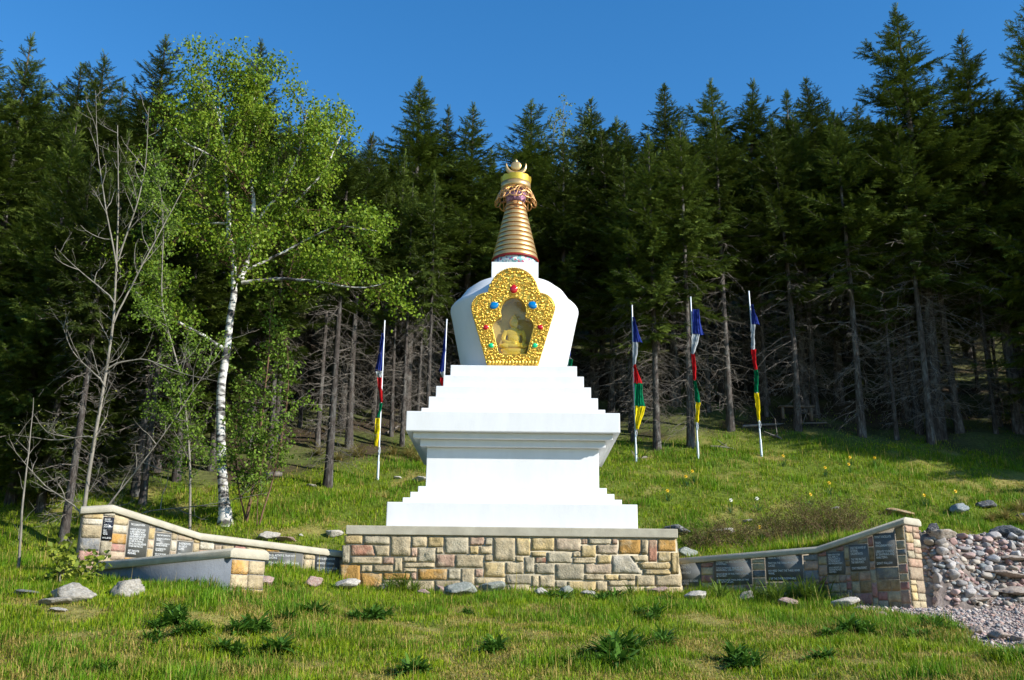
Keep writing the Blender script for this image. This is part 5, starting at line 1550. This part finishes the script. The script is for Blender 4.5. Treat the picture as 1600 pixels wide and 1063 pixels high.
# fallen logs and forest litter
for a, b, rr_, lab in (((440, 745), (368, 752), .09, 'fallen grey log lying behind the birch saplings'), ((1160, 668), (1290, 664), .05, 'thin fallen log in the shade right of the flagpoles'), ((1010, 716), (985, 722), .04, 'short broken branch near the right flagpole foot'), ((1110, 700), (1150, 705), .05, 'small fallen log by the middle flagpole'),
                       ((1205, 682), (1222, 688), .05, 'pale broken stump piece in the shade'), ((600, 680), (640, 660), .04, 'dead branch lying left of the cornice')):
    A = gat(*a); B = gat(*b); A[2] += rr_ * .7; B[2] += rr_ * .7
    mb = MB(); r = np.random.default_rng(int(a[0])); P = smooth_path([A, (A + B) / 2 + [0, 0, .03], B], 8, r, .015); tube(mb, P, np.linspace(rr_, rr_ * .6, 8), 8)
    sticks(mb, P[2:6], P[2:6] + r.normal(0, .25, (4, 3)) + [0, 0, .2], .018, .006)
    tag(mb.build('fallen_log', M['twig'], smooth=True), lab, 'log')
Pb = gat(1245, 655)
bench = thing('wooden_bench', 'dim wooden bench among the shaded trunks right of the flagpoles', 'bench', Pb)
mb = MB(); box(mb, Pb[0] - .62, Pb[0] + .62, Pb[1] - .17, Pb[1] + .17, Pb[2] + .40, Pb[2] + .45); mb.build('seat', M['wood'], bench)
for s in (-1, 1):
    mb = MB(); box(mb, Pb[0] + s * .5 - .04, Pb[0] + s * .5 + .04, Pb[1] - .15, Pb[1] + .15, Pb[2] - .1, Pb[2] + .398); mb.build('leg', M['wood'], bench)

# ================================================================= grass
def in_walls(x, y):
    yw = np.interp(x, [-5.95, -5.62, -4.72, -2.6, 2.52, 4.52, 5.40], [13.86, 14.02, 15.18, 16.02, 16.02, 15.18, 14.02])
    w = (np.abs(x - CX) < 2.68) & (y > YT - .09) & (y < 20.3)
    w |= (x > -6.0) & (x < 5.75) & (y > yw - .02) & (y < yw + .52)
    d = (x - P_[0]) * sd_[0] + (y - P_[1]) * sd_[1]; e = (x - P_[0]) * ed[0] + (y - P_[1]) * ed[1]
    w |= (d > -.03) & (d < Lw) & (e > -.02) & (e < tk)
    return w

def grass(name, N, xr, yr, hr, wr, label, seed, two, hf):
    r = np.random.default_rng(seed)
    y = yr[0] + (yr[1] - yr[0]) * r.random(N) ** hf; x = r.uniform(-1, 1, N) * (y * .56 + 1.0)
    keep = ~in_walls(x, y) & (gravel_mask(x, y) < r.random(N) * .9) & ~((x > 5.75) & (y > 13.35) & (y < 15.6))
    fm_ = forest_mask(x, y); keep &= r.random(N) > fm_ * .86
    x, y = x[keep], y[keep]; fm_ = fm_[keep]; n = len(x)
    z = ground(x, y) - .01
    st_ = straw_mask(x, y); lush = ss(.45, .7, fbm(x * .9 + 9, y * .9, 71))
    wallnear = ss(1.6, .2, np.interp(x, WX, WY) - y) * (y < 16.1)
    h = r.uniform(*hr, n) * (.7 + .6 * vn(x * 2.3, y * 2.3, 81)) * (.65 + .5 * lush - .30 * st_ + .25 * wallnear) * (1 - .5 * fm_)
    wd_ = r.uniform(*wr, n)
    a = r.uniform(0, 6.28, n); lean = np.abs(r.normal(.32, .30, n)) + .65 * st_ * r.random(n)
    d = np.stack([np.cos(a), np.sin(a), np.zeros(n)], -1); s = np.stack([-np.sin(a), np.cos(a), np.zeros(n)], -1)
    B = np.stack([x, y, z], -1); up = np.array([0, 0, 1.0])
    tip = B + d * (h * np.sin(np.minimum(lean * 1.5, 1.5)))[:, None] + up * (h * np.cos(np.minimum(lean * 1.5, 1.45)))[:, None]
    isst = r.random(n) < (.07 + .60 * st_)
    m_ = r.random((n, 1)); l_ = lush[:, None]
    ga = np.array([.095, .200, .005]) * (1 - m_) + np.array([.285, .345, .008]) * m_
    ga = ga * (1 - .65 * l_) + np.array([.075, .205, .008]) * .65 * l_
    ga = ga * (.72 + .5 * vn(x * 5.5, y * 5.5, 88))[:, None]
    gs = np.array([.46, .34, .10]) * (1 - m_) + np.array([.28, .23, .04]) * m_
    tall = r.random(n) < .010
    tip = np.where(tall[:, None], B + (tip - B) * np.array([.8, .8, 2.1]), tip); isst = isst | tall
    c = np.where(isst[:, None], gs, ga)
    mb = MB()
    if two:
        mid = B + d * (h * .55 * np.sin(lean * .6))[:, None] + up * (h * .58 * np.cos(lean * .6))[:, None]
        V = np.stack([B - s * wd_[:, None], B + s * wd_[:, None], mid + s * (wd_ * .8)[:, None], mid - s * (wd_ * .8)[:, None], tip], 1)
        k5 = np.arange(n) * 5
        mb.add(V.reshape(-1, 3), np.stack([k5, k5 + 1, k5 + 2, k5 + 3], -1), np.repeat(c, 5, 0))
        mb.F3.append(np.stack([k5 + 3, k5 + 2, k5 + 4], -1))
    else:
        V = np.stack([B - s * wd_[:, None], B + s * wd_[:, None], tip], 1)
        mb.add(V.reshape(-1, 3), np.arange(n * 3).reshape(-1, 3), np.repeat(c, 3, 0))
    return tag(mb.build(name, M['grass'], org=np.zeros(3)), label, 'grass', kind='stuff')
grass('foreground_grass', 330000, None, (6.6, 16.4), (.055, .165), (.0022, .0048), 'rough green and straw coloured grass of the foreground bank', 201, True, 1.15)
grass('hillside_grass', 420000, None, (15.4, 36.0), (.08, .22), (.007, .014), 'sunlit green grass of the slope behind the stupa', 202, False, 1.0)
